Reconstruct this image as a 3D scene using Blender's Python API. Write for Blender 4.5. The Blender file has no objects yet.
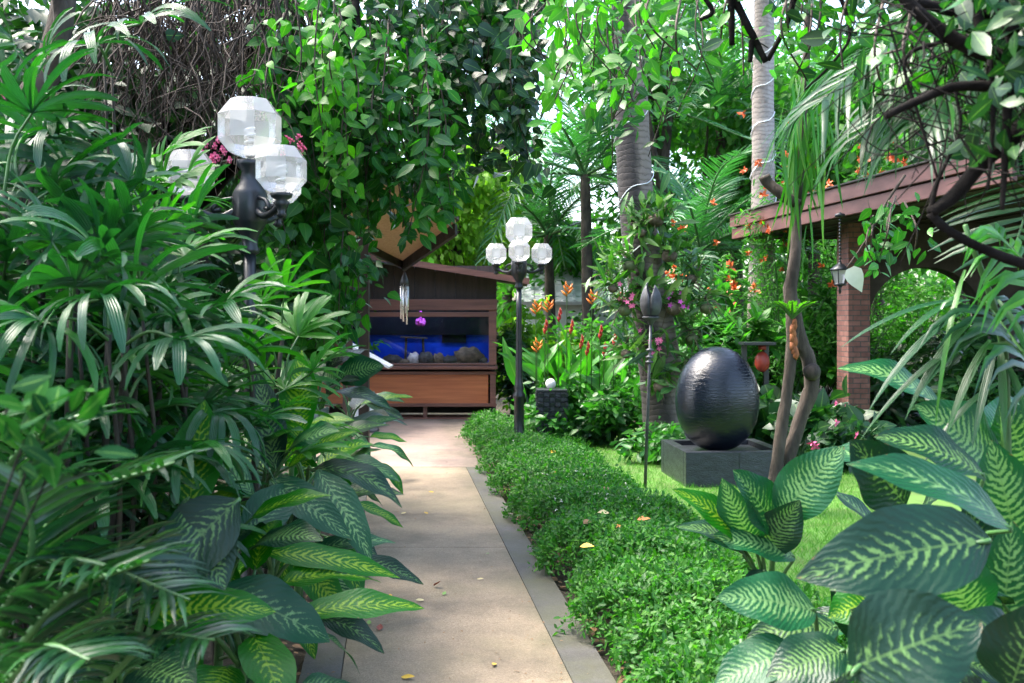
import bpy, bmesh, math, random
import numpy as np
from mathutils import Vector, Matrix

random.seed(7)
rng = np.random.default_rng(7)
R = math.radians
scene = bpy.context.scene
COL = scene.collection
FPX = 995.0          # focal length in photo pixels
CAMZ = 1.6
HOR = 318.0


def P(px, py, Y):
    """the place at distance Y that stands on this line of sight"""
    return Vector(((px - 512) / FPX * Y, Y, CAMZ - (py - HOR) / FPX * Y))


def GX(px, Y):
    return (px - 512) / FPX * Y


def A(v):
    return np.array(v, dtype=float)


def nrm(v):
    v = np.asarray(v, float)
    n = np.linalg.norm(v, axis=-1, keepdims=True)
    return v / np.maximum(n, 1e-9)


# ------------------------------------------------------------------ materials
def mat_new(name):
    m = bpy.data.materials.new(name)
    m.use_nodes = True
    nt = m.node_tree
    nt.nodes.clear()
    out = nt.nodes.new('ShaderNodeOutputMaterial')
    return m, nt, out


def N(nt, t, **kw):
    n = nt.nodes.new(t)
    for k, v in kw.items():
        if k == 'inp':
            for i, val in v.items():
                n.inputs[i].default_value = val
        else:
            setattr(n, k, v)
    return n


def L(nt, a, b):
    nt.links.new(a, b)


def ramp(nt, fac, stops):
    r = N(nt, 'ShaderNodeValToRGB')
    els = r.color_ramp.elements
    while len(els) < len(stops):
        els.new(0.5)
    for e, (p, c) in zip(els, stops):
        e.position = p
        e.color = (c[0], c[1], c[2], 1)
    if fac is not None:
        L(nt, fac, r.inputs[0])
    return r


def math_n(nt, op, a, b=None, clamp=False):
    n = N(nt, 'ShaderNodeMath', operation=op, use_clamp=clamp)
    for i, x in enumerate((a, b)):
        if x is None:
            continue
        if isinstance(x, (int, float)):
            n.inputs[i].default_value = x
        else:
            L(nt, x, n.inputs[i])
    return n.outputs[0]


def mixc(nt, fac, a, b, blend='MIX'):
    n = N(nt, 'ShaderNodeMix', data_type='RGBA', blend_type=blend)
    for idx, x in ((0, fac), (6, a), (7, b)):
        if isinstance(x, (int, float)):
            n.inputs[idx].default_value = x
        elif isinstance(x, (tuple, list)):
            n.inputs[idx].default_value = (x[0], x[1], x[2], 1)
        else:
            L(nt, x, n.inputs[idx])
    return n.outputs[2]


def noise(nt, vec, scale, detail=4, rough=.55, dist=0.0):
    n = N(nt, 'ShaderNodeTexNoise', inp={'Scale': scale, 'Detail': detail, 'Roughness': rough, 'Distortion': dist})
    if vec is not None:
        L(nt, vec, n.inputs['Vector'])
    return n


def coords(nt, kind='Object', scale=None):
    t = N(nt, 'ShaderNodeTexCoord')
    o = t.outputs[kind]
    if scale:
        mp = N(nt, 'ShaderNodeMapping')
        mp.inputs['Scale'].default_value = scale
        L(nt, o, mp.inputs['Vector'])
        o = mp.outputs[0]
    return o


def bump(nt, h, strength=.3, dist=.01):
    b = N(nt, 'ShaderNodeBump', inp={'Strength': strength, 'Distance': dist})
    L(nt, h, b.inputs['Height'])
    return b.outputs[0]


def plain(name, c1, c2=None, rough=.6, metal=0, scale=8, bstr=.15, spec=.5, stretch=None, detail=5, coat=0):
    m, nt, out = mat_new(name)
    p = N(nt, 'ShaderNodeBsdfPrincipled')
    co = coords(nt, 'Object', stretch)
    nz = noise(nt, co, scale, detail)
    c2 = c2 or tuple(x * .7 for x in c1)
    r = ramp(nt, nz.outputs[0], [(.3, c2), (.7, c1)])
    L(nt, r.outputs[0], p.inputs['Base Color'])
    rr = ramp(nt, nz.outputs[0], [(.2, (rough * 1.2,) * 3), (.8, (rough * .8,) * 3)])
    L(nt, rr.outputs[0], p.inputs['Roughness'])
    p.inputs['Metallic'].default_value = metal
    p.inputs['Specular IOR Level'].default_value = spec
    p.inputs['Coat Weight'].default_value = coat
    if bstr:
        nz2 = noise(nt, co, scale * 4, 4)
        L(nt, bump(nt, nz2.outputs[0], bstr), p.inputs['Normal'])
    L(nt, p.outputs[0], out.inputs[0])
    return m


def leaf_mat(name, cols, rough=.42, trans=.3, tcol=None, spec=.5, vein=True, midrib=None, ribs=False):
    """foliage: per-leaf colour spread, glossy top, light coming through"""
    m, nt, out = mat_new(name)
    p = N(nt, 'ShaderNodeBsdfPrincipled', inp={'Roughness': rough, 'Specular IOR Level': spec})
    g = N(nt, 'ShaderNodeNewGeometry')
    oi = N(nt, 'ShaderNodeObjectInfo')
    f = math_n(nt, 'FRACT', math_n(nt, 'ADD', g.outputs['Random Per Island'], math_n(nt, 'MULTIPLY', oi.outputs['Random'], .37)))
    cols = [(a_ * .78, b_ * 1.08, c_ * 1.05) for a_, b_, c_ in cols]
    k = len(cols)
    r = ramp(nt, f, [((i + .5) / k, c) for i, c in enumerate(cols)])
    col = r.outputs[0]
    co = coords(nt, 'Object')
    nz = noise(nt, co, 9, 3)
    col = mixc(nt, math_n(nt, 'MULTIPLY', nz.outputs[0], .45), col, (.02, .05, .012))
    if vein:
        uv = N(nt, 'ShaderNodeTexCoord').outputs['UV']
        sp = N(nt, 'ShaderNodeSeparateXYZ')
        L(nt, uv, sp.inputs[0])
        u = math_n(nt, 'ABSOLUTE', math_n(nt, 'SUBTRACT', sp.outputs[0], .5))
        vf = math_n(nt, 'LESS_THAN', u, .035)
        col = mixc(nt, math_n(nt, 'MULTIPLY', vf, .45), col, midrib or (.16, .3, .07))
    L(nt, col, p.inputs['Base Color'])
    nb = noise(nt, co, 30, 2)
    if ribs:
        uvr = N(nt, 'ShaderNodeTexCoord').outputs['UV']
        sr = N(nt, 'ShaderNodeSeparateXYZ')
        L(nt, uvr, sr.inputs[0])
        hr = math_n(nt, 'SINE', math_n(nt, 'MULTIPLY', sr.outputs[0], 31.4))
        L(nt, bump(nt, math_n(nt, 'ADD', hr, nb.outputs[0]), .35, .004), p.inputs['Normal'])
    else:
        L(nt, bump(nt, nb.outputs[0], .12, .01), p.inputs['Normal'])
    if trans > 0:
        t = N(nt, 'ShaderNodeBsdfTranslucent')
        tc = mixc(nt, 1.0, col, tcol or (1.35, 1.95, .55), 'MULTIPLY')
        L(nt, tc, t.inputs[0])
        mx = N(nt, 'ShaderNodeMixShader', inp={0: trans})
        L(nt, p.outputs[0], mx.inputs[1])
        L(nt, t.outputs[0], mx.inputs[2])
        L(nt, mx.outputs[0], out.inputs[0])
    else:
        L(nt, p.outputs[0], out.inputs[0])
    return m


def dieff_mat(name, dark, light, amount=.5, trans=.3):
    """dumb cane blade: dark green with cream feathering along the side veins"""
    m, nt, out = mat_new(name)
    p = N(nt, 'ShaderNodeBsdfPrincipled', inp={'Roughness': .36, 'Specular IOR Level': .3})
    uv = N(nt, 'ShaderNodeTexCoord').outputs['UV']
    sp = N(nt, 'ShaderNodeSeparateXYZ')
    L(nt, uv, sp.inputs[0])
    u = math_n(nt, 'MULTIPLY', math_n(nt, 'ABSOLUTE', math_n(nt, 'SUBTRACT', sp.outputs[0], .5)), 2.0)
    v = sp.outputs[1]
    oi = N(nt, 'ShaderNodeObjectInfo')
    mp = N(nt, 'ShaderNodeMapping')
    mp.inputs['Scale'].default_value = (3.5, 9, 1)
    L(nt, uv, mp.inputs['Vector'])
    cb = N(nt, 'ShaderNodeCombineXYZ')
    L(nt, math_n(nt, 'MULTIPLY', oi.outputs['Random'], 37), cb.inputs[2])
    L(nt, cb.outputs[0], mp.inputs['Location'])
    nz = noise(nt, mp.outputs[0], 1.6, 5, .65)
    # vein coordinate: runs outward and forward from the midrib
    s = math_n(nt, 'SUBTRACT', math_n(nt, 'MULTIPLY', v, math_n(nt, 'ADD', 11.0, math_n(nt, 'MULTIPLY', oi.outputs['Random'], 7.0))), math_n(nt, 'MULTIPLY', math_n(nt, 'POWER', u, 1.25), 3.6))
    s = math_n(nt, 'ADD', s, math_n(nt, 'MULTIPLY', nz.outputs[0], 1.7))
    w = math_n(nt, 'ADD', math_n(nt, 'MULTIPLY', math_n(nt, 'SINE', math_n(nt, 'MULTIPLY', s, 6.283)), .5), .5)
    # blotch mask, fading to the margin
    mp2 = N(nt, 'ShaderNodeMapping')
    mp2.inputs['Scale'].default_value = (7, 16, 1)
    L(nt, uv, mp2.inputs['Vector'])
    L(nt, cb.outputs[0], mp2.inputs['Location'])
    n2 = noise(nt, mp2.outputs[0], 1.3, 4, .7)
    edge = math_n(nt, 'SUBTRACT', 1.0, math_n(nt, 'MULTIPLY', math_n(nt, 'POWER', u, 2.0), .75), True)
    base = math_n(nt, 'MULTIPLY', math_n(nt, 'ADD', math_n(nt, 'MULTIPLY', w, .5), math_n(nt, 'MULTIPLY', n2.outputs[0], 1.0)), edge)
    thr = math_n(nt, 'SUBTRACT', .92, math_n(nt, 'MULTIPLY', math_n(nt, 'ADD', oi.outputs['Random'], amount), .22))
    f = math_n(nt, 'MULTIPLY', math_n(nt, 'SUBTRACT', base, thr), 4.0, True)
    dk = mixc(nt, oi.outputs['Random'], dark, tuple(x * y for x, y in zip(dark, (1.5, 1.35, 1.2))))
    col = mixc(nt, f, dk, light)
    wear = math_n(nt, 'MULTIPLY', math_n(nt, 'SUBTRACT', math_n(nt, 'ADD', n2.outputs[0], math_n(nt, 'ADD', math_n(nt, 'MULTIPLY', math_n(nt, 'POWER', v, 8.0), .16), math_n(nt, 'MULTIPLY', math_n(nt, 'POWER', u, 10.0), .1))), .735), 14.0, True)
    col = mixc(nt, wear, col, (.16, .085, .03))
    rib = math_n(nt, 'LESS_THAN', u, .03)
    col = mixc(nt, math_n(nt, 'MULTIPLY', rib, .6), col, tuple(x * .8 for x in light))
    L(nt, col, p.inputs['Base Color'])
    hb = math_n(nt, 'ADD', math_n(nt, 'MULTIPLY', w, .6), math_n(nt, 'MULTIPLY', nz.outputs[0], .4))
    L(nt, bump(nt, hb, .3, .006), p.inputs['Normal'])
    t = N(nt, 'ShaderNodeBsdfTranslucent')
    L(nt, mixc(nt, 1.0, col, (1.5, 2.0, .4), 'MULTIPLY'), t.inputs[0])
    mx = N(nt, 'ShaderNodeMixShader', inp={0: trans})
    L(nt, p.outputs[0], mx.inputs[1])
    L(nt, t.outputs[0], mx.inputs[2])
    L(nt, mx.outputs[0], out.inputs[0])
    return m


M = {}
M['rhapis'] = leaf_mat('lady_palm_leaf', [(.006, .055, .018), (.013, .088, .014), (.008, .065, .028), (.022, .125, .011)], .29, .26, vein=False, spec=.45, ribs=True)
M['rhapis_pale'] = leaf_mat('lady_palm_young_leaf', [(.03, .15, .008), (.05, .19, .01), (.02, .11, .012), (.07, .2, .014)], .34, .34, vein=False, ribs=True)
M['areca'] = leaf_mat('areca_leaf', [(.003, .028, .013), (.006, .042, .013), (.003, .024, .014), (.016, .075, .012)], .3, .2, vein=False, spec=.45, ribs=True)
M['coco'] = leaf_mat('coconut_leaf', [(.01, .05, .022), (.016, .07, .022), (.012, .08, .012), (.016, .065, .03)], .34, .3, vein=False, spec=.38, ribs=True)
M['bgpalm'] = leaf_mat('distant_palm_leaf', [(.03, .10, .045), (.045, .13, .06), (.03, .12, .035)], .4, .3, vein=False)
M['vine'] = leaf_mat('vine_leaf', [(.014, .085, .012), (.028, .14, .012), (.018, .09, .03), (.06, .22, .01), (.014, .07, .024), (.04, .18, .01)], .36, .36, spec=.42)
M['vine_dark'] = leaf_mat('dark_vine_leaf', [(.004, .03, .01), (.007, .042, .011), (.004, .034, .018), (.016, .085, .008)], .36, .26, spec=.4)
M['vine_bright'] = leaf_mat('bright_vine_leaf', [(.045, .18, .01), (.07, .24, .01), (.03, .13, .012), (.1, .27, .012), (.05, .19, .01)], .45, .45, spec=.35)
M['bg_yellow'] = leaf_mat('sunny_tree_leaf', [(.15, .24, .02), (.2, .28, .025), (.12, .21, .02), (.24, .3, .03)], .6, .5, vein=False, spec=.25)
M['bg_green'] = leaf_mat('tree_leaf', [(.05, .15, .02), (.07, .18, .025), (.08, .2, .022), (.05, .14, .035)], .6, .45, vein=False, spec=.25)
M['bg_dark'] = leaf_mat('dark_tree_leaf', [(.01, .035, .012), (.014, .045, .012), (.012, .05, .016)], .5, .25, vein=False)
M['shrub'] = leaf_mat('shrub_leaf', [(.035, .14, .018), (.05, .18, .022), (.03, .12, .03), (.08, .23, .02)], .42, .38, spec=.4)
M['shrub_dark'] = leaf_mat('dark_shrub_leaf', [(.012, .05, .014), (.018, .07, .016), (.014, .06, .022)], .4, .28)
M['helic'] = leaf_mat('heliconia_leaf', [(.05, .2, .014), (.075, .25, .018), (.04, .16, .016)], .42, .36)
M['cover'] = leaf_mat('ground_cover_leaf', [(.024, .11, .014), (.042, .155, .014), (.07, .21, .014), (.022, .11, .02), (.11, .24, .018), (.018, .085, .014)], .5, .36, spec=.28)
M['grass'] = leaf_mat('grass_blade', [(.07, .19, .01), (.1, .24, .012), (.06, .16, .01), (.14, .25, .025)], .5, .4, vein=False)
M['orchid'] = leaf_mat('orchid_leaf', [(.06, .16, .02), (.13, .23, .035), (.03, .09, .025), (.2, .26, .07), (.05, .15, .02), (.02, .07, .02)], .4, .34)
M['fernl'] = leaf_mat('fern_leaf', [(.09, .2, .012), (.14, .27, .02), (.06, .16, .012)], .45, .4, vein=False)
M['matte_leaf'] = leaf_mat('matte_dark_leaf', [(.004, .03, .012), (.006, .045, .013), (.02, .09, .01)], .75, .2, spec=.04)
M['dieff_dark'] = dieff_mat('dumb_cane_leaf', (.002, .022, .01), (.09, .18, .05), .45, .16)
M['dieff_pale'] = dieff_mat('pale_dumb_cane_leaf', (.004, .05, .018), (.12, .24, .085), .5, .22)
M['dieff_lime'] = dieff_mat('lime_dumb_cane_leaf', (.008, .1, .004), (.22, .36, .025), .45, .38)
M['petiole'] = plain('green_stalk', (.05, .14, .03), (.025, .08, .02), .45, scale=12)
M['cane'] = plain('fibrous_cane', (.04, .032, .02), (.012, .01, .007), .85, scale=20, stretch=(1, 1, .2), bstr=.5)
M['bark'] = plain('bark', (.075, .055, .04), (.018, .014, .011), .88, scale=11, stretch=(1, 1, .35), bstr=1.0)
M['bark_dark'] = plain('dark_bark', (.012, .01, .009), (.004, .0035, .003), .9, scale=12, bstr=.6, spec=.12)
M['vine_dry'] = plain('dry_vine', (.075, .054, .042), (.02, .015, .012), .9, scale=14, bstr=.4)
M['black_iron'] = plain('black_painted_iron', (.016, .02, .024), (.01, .012, .015), .34, scale=15, bstr=.06)
M['grey_iron'] = plain('grey_cast_metal', (.085, .09, .1), (.03, .032, .038), .5, metal=.3, scale=14, bstr=.3)
M['chime'] = plain('aluminium_tube', (.75, .76, .78), (.6, .61, .63), .28, metal=.85, scale=10, bstr=.02)
M['wood_red'] = plain('varnished_red_wood', (.5, .15, .05), (.33, .085, .028), .4, scale=4, stretch=(.3, 1, 6), bstr=.12, coat=.1)
M['wood_brown'] = plain('stained_brown_wood', (.2, .078, .052), (.1, .04, .028), .5, scale=6, stretch=(.3, 1, 4), bstr=.2)
M['wood_dark'] = plain('dark_wall_board', (.045, .026, .02), (.02, .013, .01), .6, scale=5, stretch=(3, 3, .3), bstr=.2)
M['wood_black'] = plain('sooty_timber', (.02, .015, .013), (.008, .007, .006), .7, scale=6, bstr=.2)
M['soffit_tan'] = plain('woven_tan_ceiling', (.42, .29, .16), (.3, .19, .1), .75, scale=30, bstr=.4)
M['roof_felt'] = plain('grey_brown_roofing', (.1, .075, .065), (.05, .038, .033), .85, scale=7, bstr=.4)
M['stone_black'] = plain('black_slate', (.028, .032, .042), (.01, .012, .016), .34, scale=9, bstr=.6, stretch=(1, 1, 3.5))
M['white_ball'] = plain('white_ceramic', (.78, .78, .76), (.68, .68, .66), .35, scale=8, bstr=.03)
M['cloth'] = plain('white_cloth', (.75, .76, .78), (.62, .63, .66), .85, scale=5, bstr=.1)
M['red'] = plain('red_lacquer', (.36, .045, .025), (.22, .025, .015), .5, scale=6, bstr=.05)
M['husk'] = plain('coconut_husk', (.13, .1, .065), (.05, .038, .025), .85, scale=16, bstr=.6)
M['husk_green'] = plain('mossy_husk', (.08, .12, .03), (.04, .05, .02), .7, scale=12, bstr=.4)
M['orange_fl'] = plain('orange_petal', (.65, .14, .03), (.5, .09, .02), .5, scale=9, bstr=0)
M['orange_yel'] = plain('orange_yellow_bract', (.8, .28, .03), (.7, .16, .02), .45, scale=9, bstr=0)
M['red_fl'] = plain('red_bract', (.5, .04, .03), (.4, .02, .02), .45, scale=9, bstr=0)
M['pink_fl'] = plain('pink_petal', (.7, .16, .3), (.55, .08, .22), .5, scale=9, bstr=0)
M['magenta_fl'] = plain('magenta_petal', (.5, .06, .4), (.4, .04, .3), .5, scale=9, bstr=0)
M['white_fl'] = plain('white_petal', (.75, .72, .62), (.6, .6, .5), .5, scale=9, bstr=0)
M['wound'] = plain('orange_dead_sheath', (.34, .11, .03), (.12, .04, .02), .8, scale=18, bstr=.8, stretch=(1, 1, .3))
M['leaf_yellow'] = plain('yellow_fallen_leaf', (.65, .42, .04), (.5, .3, .03), .55, scale=12, bstr=.1)
M['leaf_cream'] = plain('pale_fallen_leaf', (.6, .5, .25), (.45, .36, .16), .6, scale=12, bstr=.1)
M['leaf_red'] = plain('red_brown_fallen_leaf', (.3, .06, .03), (.18, .04, .025), .6, scale=12, bstr=.2)
M['leaf_green'] = plain('green_fallen_leaf', (.2, .35, .05), (.14, .27, .04), .5, scale=12, bstr=.1)
M['leaf_orange'] = plain('orange_fallen_leaf', (.6, .22, .05), (.4, .14, .04), .6, scale=12, bstr=.1)
M['leaf_brown'] = plain('brown_fallen_leaf', (.26, .15, .07), (.15, .09, .05), .7, scale=12, bstr=.2)
M['leaf_white'] = plain('bleached_leaf', (.62, .66, .55), (.5, .55, .42), .6, scale=9, bstr=.1)
M['cable'] = plain('white_cable', (.72, .75, .76), (.6, .63, .64), .5, scale=9, bstr=.03)
M['coral'] = plain('coral_rock', (.16, .1, .055), (.05, .032, .02), .9, scale=14, bstr=.9)
M['coral_pale'] = plain('pale_coral', (.55, .45, .4), (.35, .28, .26), .85, scale=18, bstr=.8)
M['coral_dark'] = plain('dark_coral_rock', (.06, .048, .04), (.02, .016, .014), .9, scale=14, bstr=.9)
M['sand'] = plain('tank_gravel', (.35, .32, .28), (.16, .14, .12), .9, scale=60, bstr=.5)
M['plaster_white'] = plain('white_render', (.7, .71, .7), (.58, .6, .6), .8, scale=5, bstr=.1)
M['tile_pale'] = plain('pale_roof_tile', (.55, .58, .6), (.4, .43, .45), .7, scale=9, bstr=.2)
M['fascia'] = plain('maroon_brown_fascia', (.13, .048, .042), (.065, .026, .024), .6, scale=2.2, stretch=(1, 1, 3), bstr=.12, detail=8)
M['concrete_dark'] = plain('dark_plaster', (.05, .036, .03), (.02, .015, .013), .85, scale=4, bstr=.4)


def mk_palmbark(name, pale, dark, side=.3):
    m, nt, out = mat_new(name)
    p = N(nt, 'ShaderNodeBsdfPrincipled', inp={'Roughness': .85})
    co = coords(nt)
    sp = N(nt, 'ShaderNodeSeparateXYZ')
    L(nt, co, sp.inputs[0])
    n1 = noise(nt, co, 3.0, 5, .65)
    n2 = noise(nt, co, 18, 5, .6)
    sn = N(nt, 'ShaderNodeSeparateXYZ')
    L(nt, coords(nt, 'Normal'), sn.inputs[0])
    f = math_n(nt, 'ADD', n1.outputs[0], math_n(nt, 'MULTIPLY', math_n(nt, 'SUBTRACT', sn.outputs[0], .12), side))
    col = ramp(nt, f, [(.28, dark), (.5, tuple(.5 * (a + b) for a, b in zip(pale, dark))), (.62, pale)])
    z = math_n(nt, 'ADD', math_n(nt, 'MULTIPLY', sp.outputs[2], 46), math_n(nt, 'MULTIPLY', n1.outputs[0], 9))
    ring = math_n(nt, 'POWER', math_n(nt, 'ABSOLUTE', math_n(nt, 'SINE', z)), .25)
    c2 = mixc(nt, math_n(nt, 'MULTIPLY', math_n(nt, 'SUBTRACT', 1.0, ring), .8), col.outputs[0], tuple(x * .35 for x in dark))
    c2 = mixc(nt, math_n(nt, 'MULTIPLY', n2.outputs[0], .35), c2, tuple(x * .5 for x in pale))
    L(nt, c2, p.inputs['Base Color'])
    L(nt, bump(nt, math_n(nt, 'ADD', ring, n2.outputs[0]), .6, .012), p.inputs['Normal'])
    L(nt, p.outputs[0], out.inputs[0])
    return m


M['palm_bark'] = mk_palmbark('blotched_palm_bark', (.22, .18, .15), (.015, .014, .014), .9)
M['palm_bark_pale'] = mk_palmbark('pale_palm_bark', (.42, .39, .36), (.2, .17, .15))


def mk_path(name, c1, c2, joints=True):
    m, nt, out = mat_new(name)
    p = N(nt, 'ShaderNodeBsdfPrincipled', inp={'Roughness': .75})
    co = coords(nt)
    big = noise(nt, co, .9, 5, .6)
    med = noise(nt, co, 5, 5, .6)
    gr = N(nt, 'ShaderNodeTexVoronoi', inp={'Scale': 190})
    L(nt, co, gr.inputs['Vector'])
    f = math_n(nt, 'ADD', math_n(nt, 'MULTIPLY', big.outputs[0], .55), math_n(nt, 'MULTIPLY', med.outputs[0], .45))
    col = ramp(nt, f, [(.34, c2), (.62, c1)]).outputs[0]
    sp = N(nt, 'ShaderNodeSeparateColor')
    L(nt, gr.outputs['Color'], sp.inputs[0])
    col = mixc(nt, .5, col, ramp(nt, sp.outputs[0], [(0, (.18, .14, .11)), (.45, (.5, .48, .46)), (.8, (.6, .56, .5)), (1, (.95, .9, .84))]).outputs[0], 'SOFT_LIGHT')
    # worn green stain along an edge
    st = noise(nt, co, .8, 5, .65)
    col = mixc(nt, math_n(nt, 'MULTIPLY', math_n(nt, 'SUBTRACT', st.outputs[0], .5, True), 1.1, True), col, (.24, .22, .1))
    dk = noise(nt, co, 1.7, 6, .7)
    col = mixc(nt, math_n(nt, 'MULTIPLY', math_n(nt, 'SUBTRACT', dk.outputs[0], .5, True), 2.6, True), col, tuple(x * .45 for x in c2))
    # dirt and moss gathering towards the long edges
    sx = N(nt, 'ShaderNodeSeparateXYZ')
    L(nt, co, sx.inputs[0])
    uo = math_n(nt, 'ADD', math_n(nt, 'ADD', sx.outputs[0], math_n(nt, 'MULTIPLY', math_n(nt, 'SUBTRACT', sx.outputs[1], 4.37), .1206)), .245)
    ed = math_n(nt, 'POWER', math_n(nt, 'MULTIPLY', math_n(nt, 'ABSOLUTE', uo), 1.9), 4.0, True)
    dn = noise(nt, co, 2.6, 6, .7)
    df = math_n(nt, 'MULTIPLY', ed, math_n(nt, 'MULTIPLY', math_n(nt, 'SUBTRACT', dn.outputs[0], .36, True), 3.2), True)
    col = mixc(nt, math_n(nt, 'MULTIPLY', df, .75), col, (.075, .075, .035))
    L(nt, col, p.inputs['Base Color'])
    L(nt, bump(nt, gr.outputs['Distance'], .35, .004), p.inputs['Normal'])
    L(nt, p.outputs[0], out.inputs[0])
    return m


M['path'] = mk_path('exposed_aggregate', (.25, .197, .137), (.15, .118, .082))
M['border'] = mk_path('grey_granite_chip', (.1, .096, .098), (.05, .048, .05))
M['patio'] = mk_path('pinkish_concrete', (.29, .215, .18), (.21, .155, .13))


def mk_soil():
    m, nt, out = mat_new('garden_soil')
    p = N(nt, 'ShaderNodeBsdfPrincipled', inp={'Roughness': .95})
    co = coords(nt)
    a = noise(nt, co, 3, 6, .7)
    b = noise(nt, co, 40, 4, .7)
    col = ramp(nt, a.outputs[0], [(.3, (.02, .015, .01)), (.6, (.06, .042, .028)), (.8, (.1, .075, .05))]).outputs[0]
    col = mixc(nt, math_n(nt, 'MULTIPLY', b.outputs[0], .5), col, (.03, .035, .015))
    L(nt, col, p.inputs['Base Color'])
    L(nt, bump(nt, math_n(nt, 'ADD', a.outputs[0], b.outputs[0]), .8, .03), p.inputs['Normal'])
    L(nt, p.outputs[0], out.inputs[0])
    return m


M['soil'] = mk_soil()
M['lawn'] = plain('lawn_thatch', (.07, .19, .02), (.07, .11, .025), .9, scale=5, bstr=.4)


def mk_brick(name, c1, c2, mortar, scale=1.0):
    m, nt, out = mat_new(name)
    p = N(nt, 'ShaderNodeBsdfPrincipled', inp={'Roughness': .8})
    co = coords(nt)
    sp = N(nt, 'ShaderNodeSeparateXYZ')
    L(nt, co, sp.inputs[0])
    cb = N(nt, 'ShaderNodeCombineXYZ')
    L(nt, math_n(nt, 'ADD', sp.outputs[0], sp.outputs[1]), cb.inputs[0])
    L(nt, sp.outputs[2], cb.inputs[1])
    b = N(nt, 'ShaderNodeTexBrick', inp={'Scale': scale, 'Mortar Size': .006, 'Brick Width': .2, 'Row Height': .068, 'Bias': 0.0})
    b.inputs['Color1'].default_value = (*c1, 1)
    b.inputs['Color2'].default_value = (*c2, 1)
    b.inputs['Mortar'].default_value = (*mortar, 1)
    L(nt, cb.outputs[0], b.inputs['Vector'])
    nz = noise(nt, co, 12, 5)
    col = mixc(nt, .5, b.outputs['Color'], nz.outputs[0], 'OVERLAY')
    L(nt, col, p.inputs['Base Color'])
    h = math_n(nt, 'ADD', math_n(nt, 'MULTIPLY', b.outputs['Fac'], -1.0), math_n(nt, 'MULTIPLY', nz.outputs[0], .3))
    L(nt, bump(nt, h, .7, .01), p.inputs['Normal'])
    L(nt, p.outputs[0], out.inputs[0])
    return m


M['brick'] = mk_brick('red_brick', (.22, .1, .08), (.13, .05, .042), (.06, .055, .052))


def mk_egg():
    m, nt, out = mat_new('chiselled_wet_black_stone')
    p = N(nt, 'ShaderNodeBsdfPrincipled', inp={'Roughness': .2, 'Specular IOR Level': .46})
    co = coords(nt)
    mp = N(nt, 'ShaderNodeMapping')
    mp.inputs['Scale'].default_value = (5.5, 5.5, 22)
    L(nt, co, mp.inputs[0])
    a = noise(nt, mp.outputs[0], 3.2, 6, .65)
    b = noise(nt, coords(nt), 2.0, 3)
    sp = N(nt, 'ShaderNodeSeparateXYZ')
    L(nt, co, sp.inputs[0])
    rg = math_n(nt, 'SINE', math_n(nt, 'ADD', math_n(nt, 'MULTIPLY', sp.outputs[2], 210), math_n(nt, 'MULTIPLY', a.outputs[0], 16)))
    h = math_n(nt, 'ADD', math_n(nt, 'MULTIPLY', rg, .06), math_n(nt, 'MULTIPLY', a.outputs[0], 1.6))
    L(nt, bump(nt, h, .5, .007), p.inputs['Normal'])
    col = ramp(nt, a.outputs[0], [(.3, (.002, .004, .008)), (.7, (.008, .012, .021))])
    L(nt, col.outputs[0], p.inputs['Base Color'])
    rr = ramp(nt, b.outputs[0], [(.35, (.12,) * 3), (.65, (.22,) * 3)])
    L(nt, rr.outputs[0], p.inputs['Roughness'])
    L(nt, p.outputs[0], out.inputs[0])
    return m


M['egg'] = mk_egg()


def mk_glass(name, tint=(1, 1, 1), rough=0.02, frost=0.0, white=.85):
    """thin glass: clear glass, or glass with a milky share that scatters daylight"""
    m, nt, out = mat_new(name)
    tr = N(nt, 'ShaderNodeBsdfTransparent', inp={0: (*tint, 1)})
    gl = N(nt, 'ShaderNodeBsdfGlossy', inp={0: (1, 1, 1, 1), 'Roughness': rough})
    fr = N(nt, 'ShaderNodeFresnel', inp={'IOR': 1.45})
    mx = N(nt, 'ShaderNodeMixShader')
    L(nt, math_n(nt, 'ADD', math_n(nt, 'MULTIPLY', fr.outputs[0], .6), .0), mx.inputs[0])
    if frost > 0:
        d = N(nt, 'ShaderNodeBsdfDiffuse', inp={0: (white, white, white, 1)})
        t = N(nt, 'ShaderNodeBsdfTranslucent', inp={0: (white, white, white, 1)})
        dm = N(nt, 'ShaderNodeMixShader', inp={0: .5})
        L(nt, d.outputs[0], dm.inputs[1])
        L(nt, t.outputs[0], dm.inputs[2])
        m2 = N(nt, 'ShaderNodeMixShader', inp={0: frost})
        L(nt, tr.outputs[0], m2.inputs[1])
        L(nt, dm.outputs[0], m2.inputs[2])
        L(nt, m2.outputs[0], mx.inputs[1])
    else:
        L(nt, tr.outputs[0], mx.inputs[1])
    L(nt, gl.outputs[0], mx.inputs[2])
    L(nt, mx.outputs[0], out.inputs[0])
    return m


M['glass'] = mk_glass('clear_glass', (.97, .98, 1))
M['glass_milky'] = mk_glass('milky_faceted_glass', (.97, .98, 1), .1, .56, .6)
M['glass_facet'] = mk_glass('clearer_faceted_glass', (.95, .96, .98), .06, .34, .56)


def mk_emit(name, col, s):
    m, nt, out = mat_new(name)
    co = coords(nt)
    nz = noise(nt, co, 1.5, 2)
    e = N(nt, 'ShaderNodeEmission', inp={'Strength': s})
    L(nt, mixc(nt, nz.outputs[0], tuple(x * .7 for x in col), col), e.inputs[0])
    L(nt, e.outputs[0], out.inputs[0])
    return m


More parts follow.
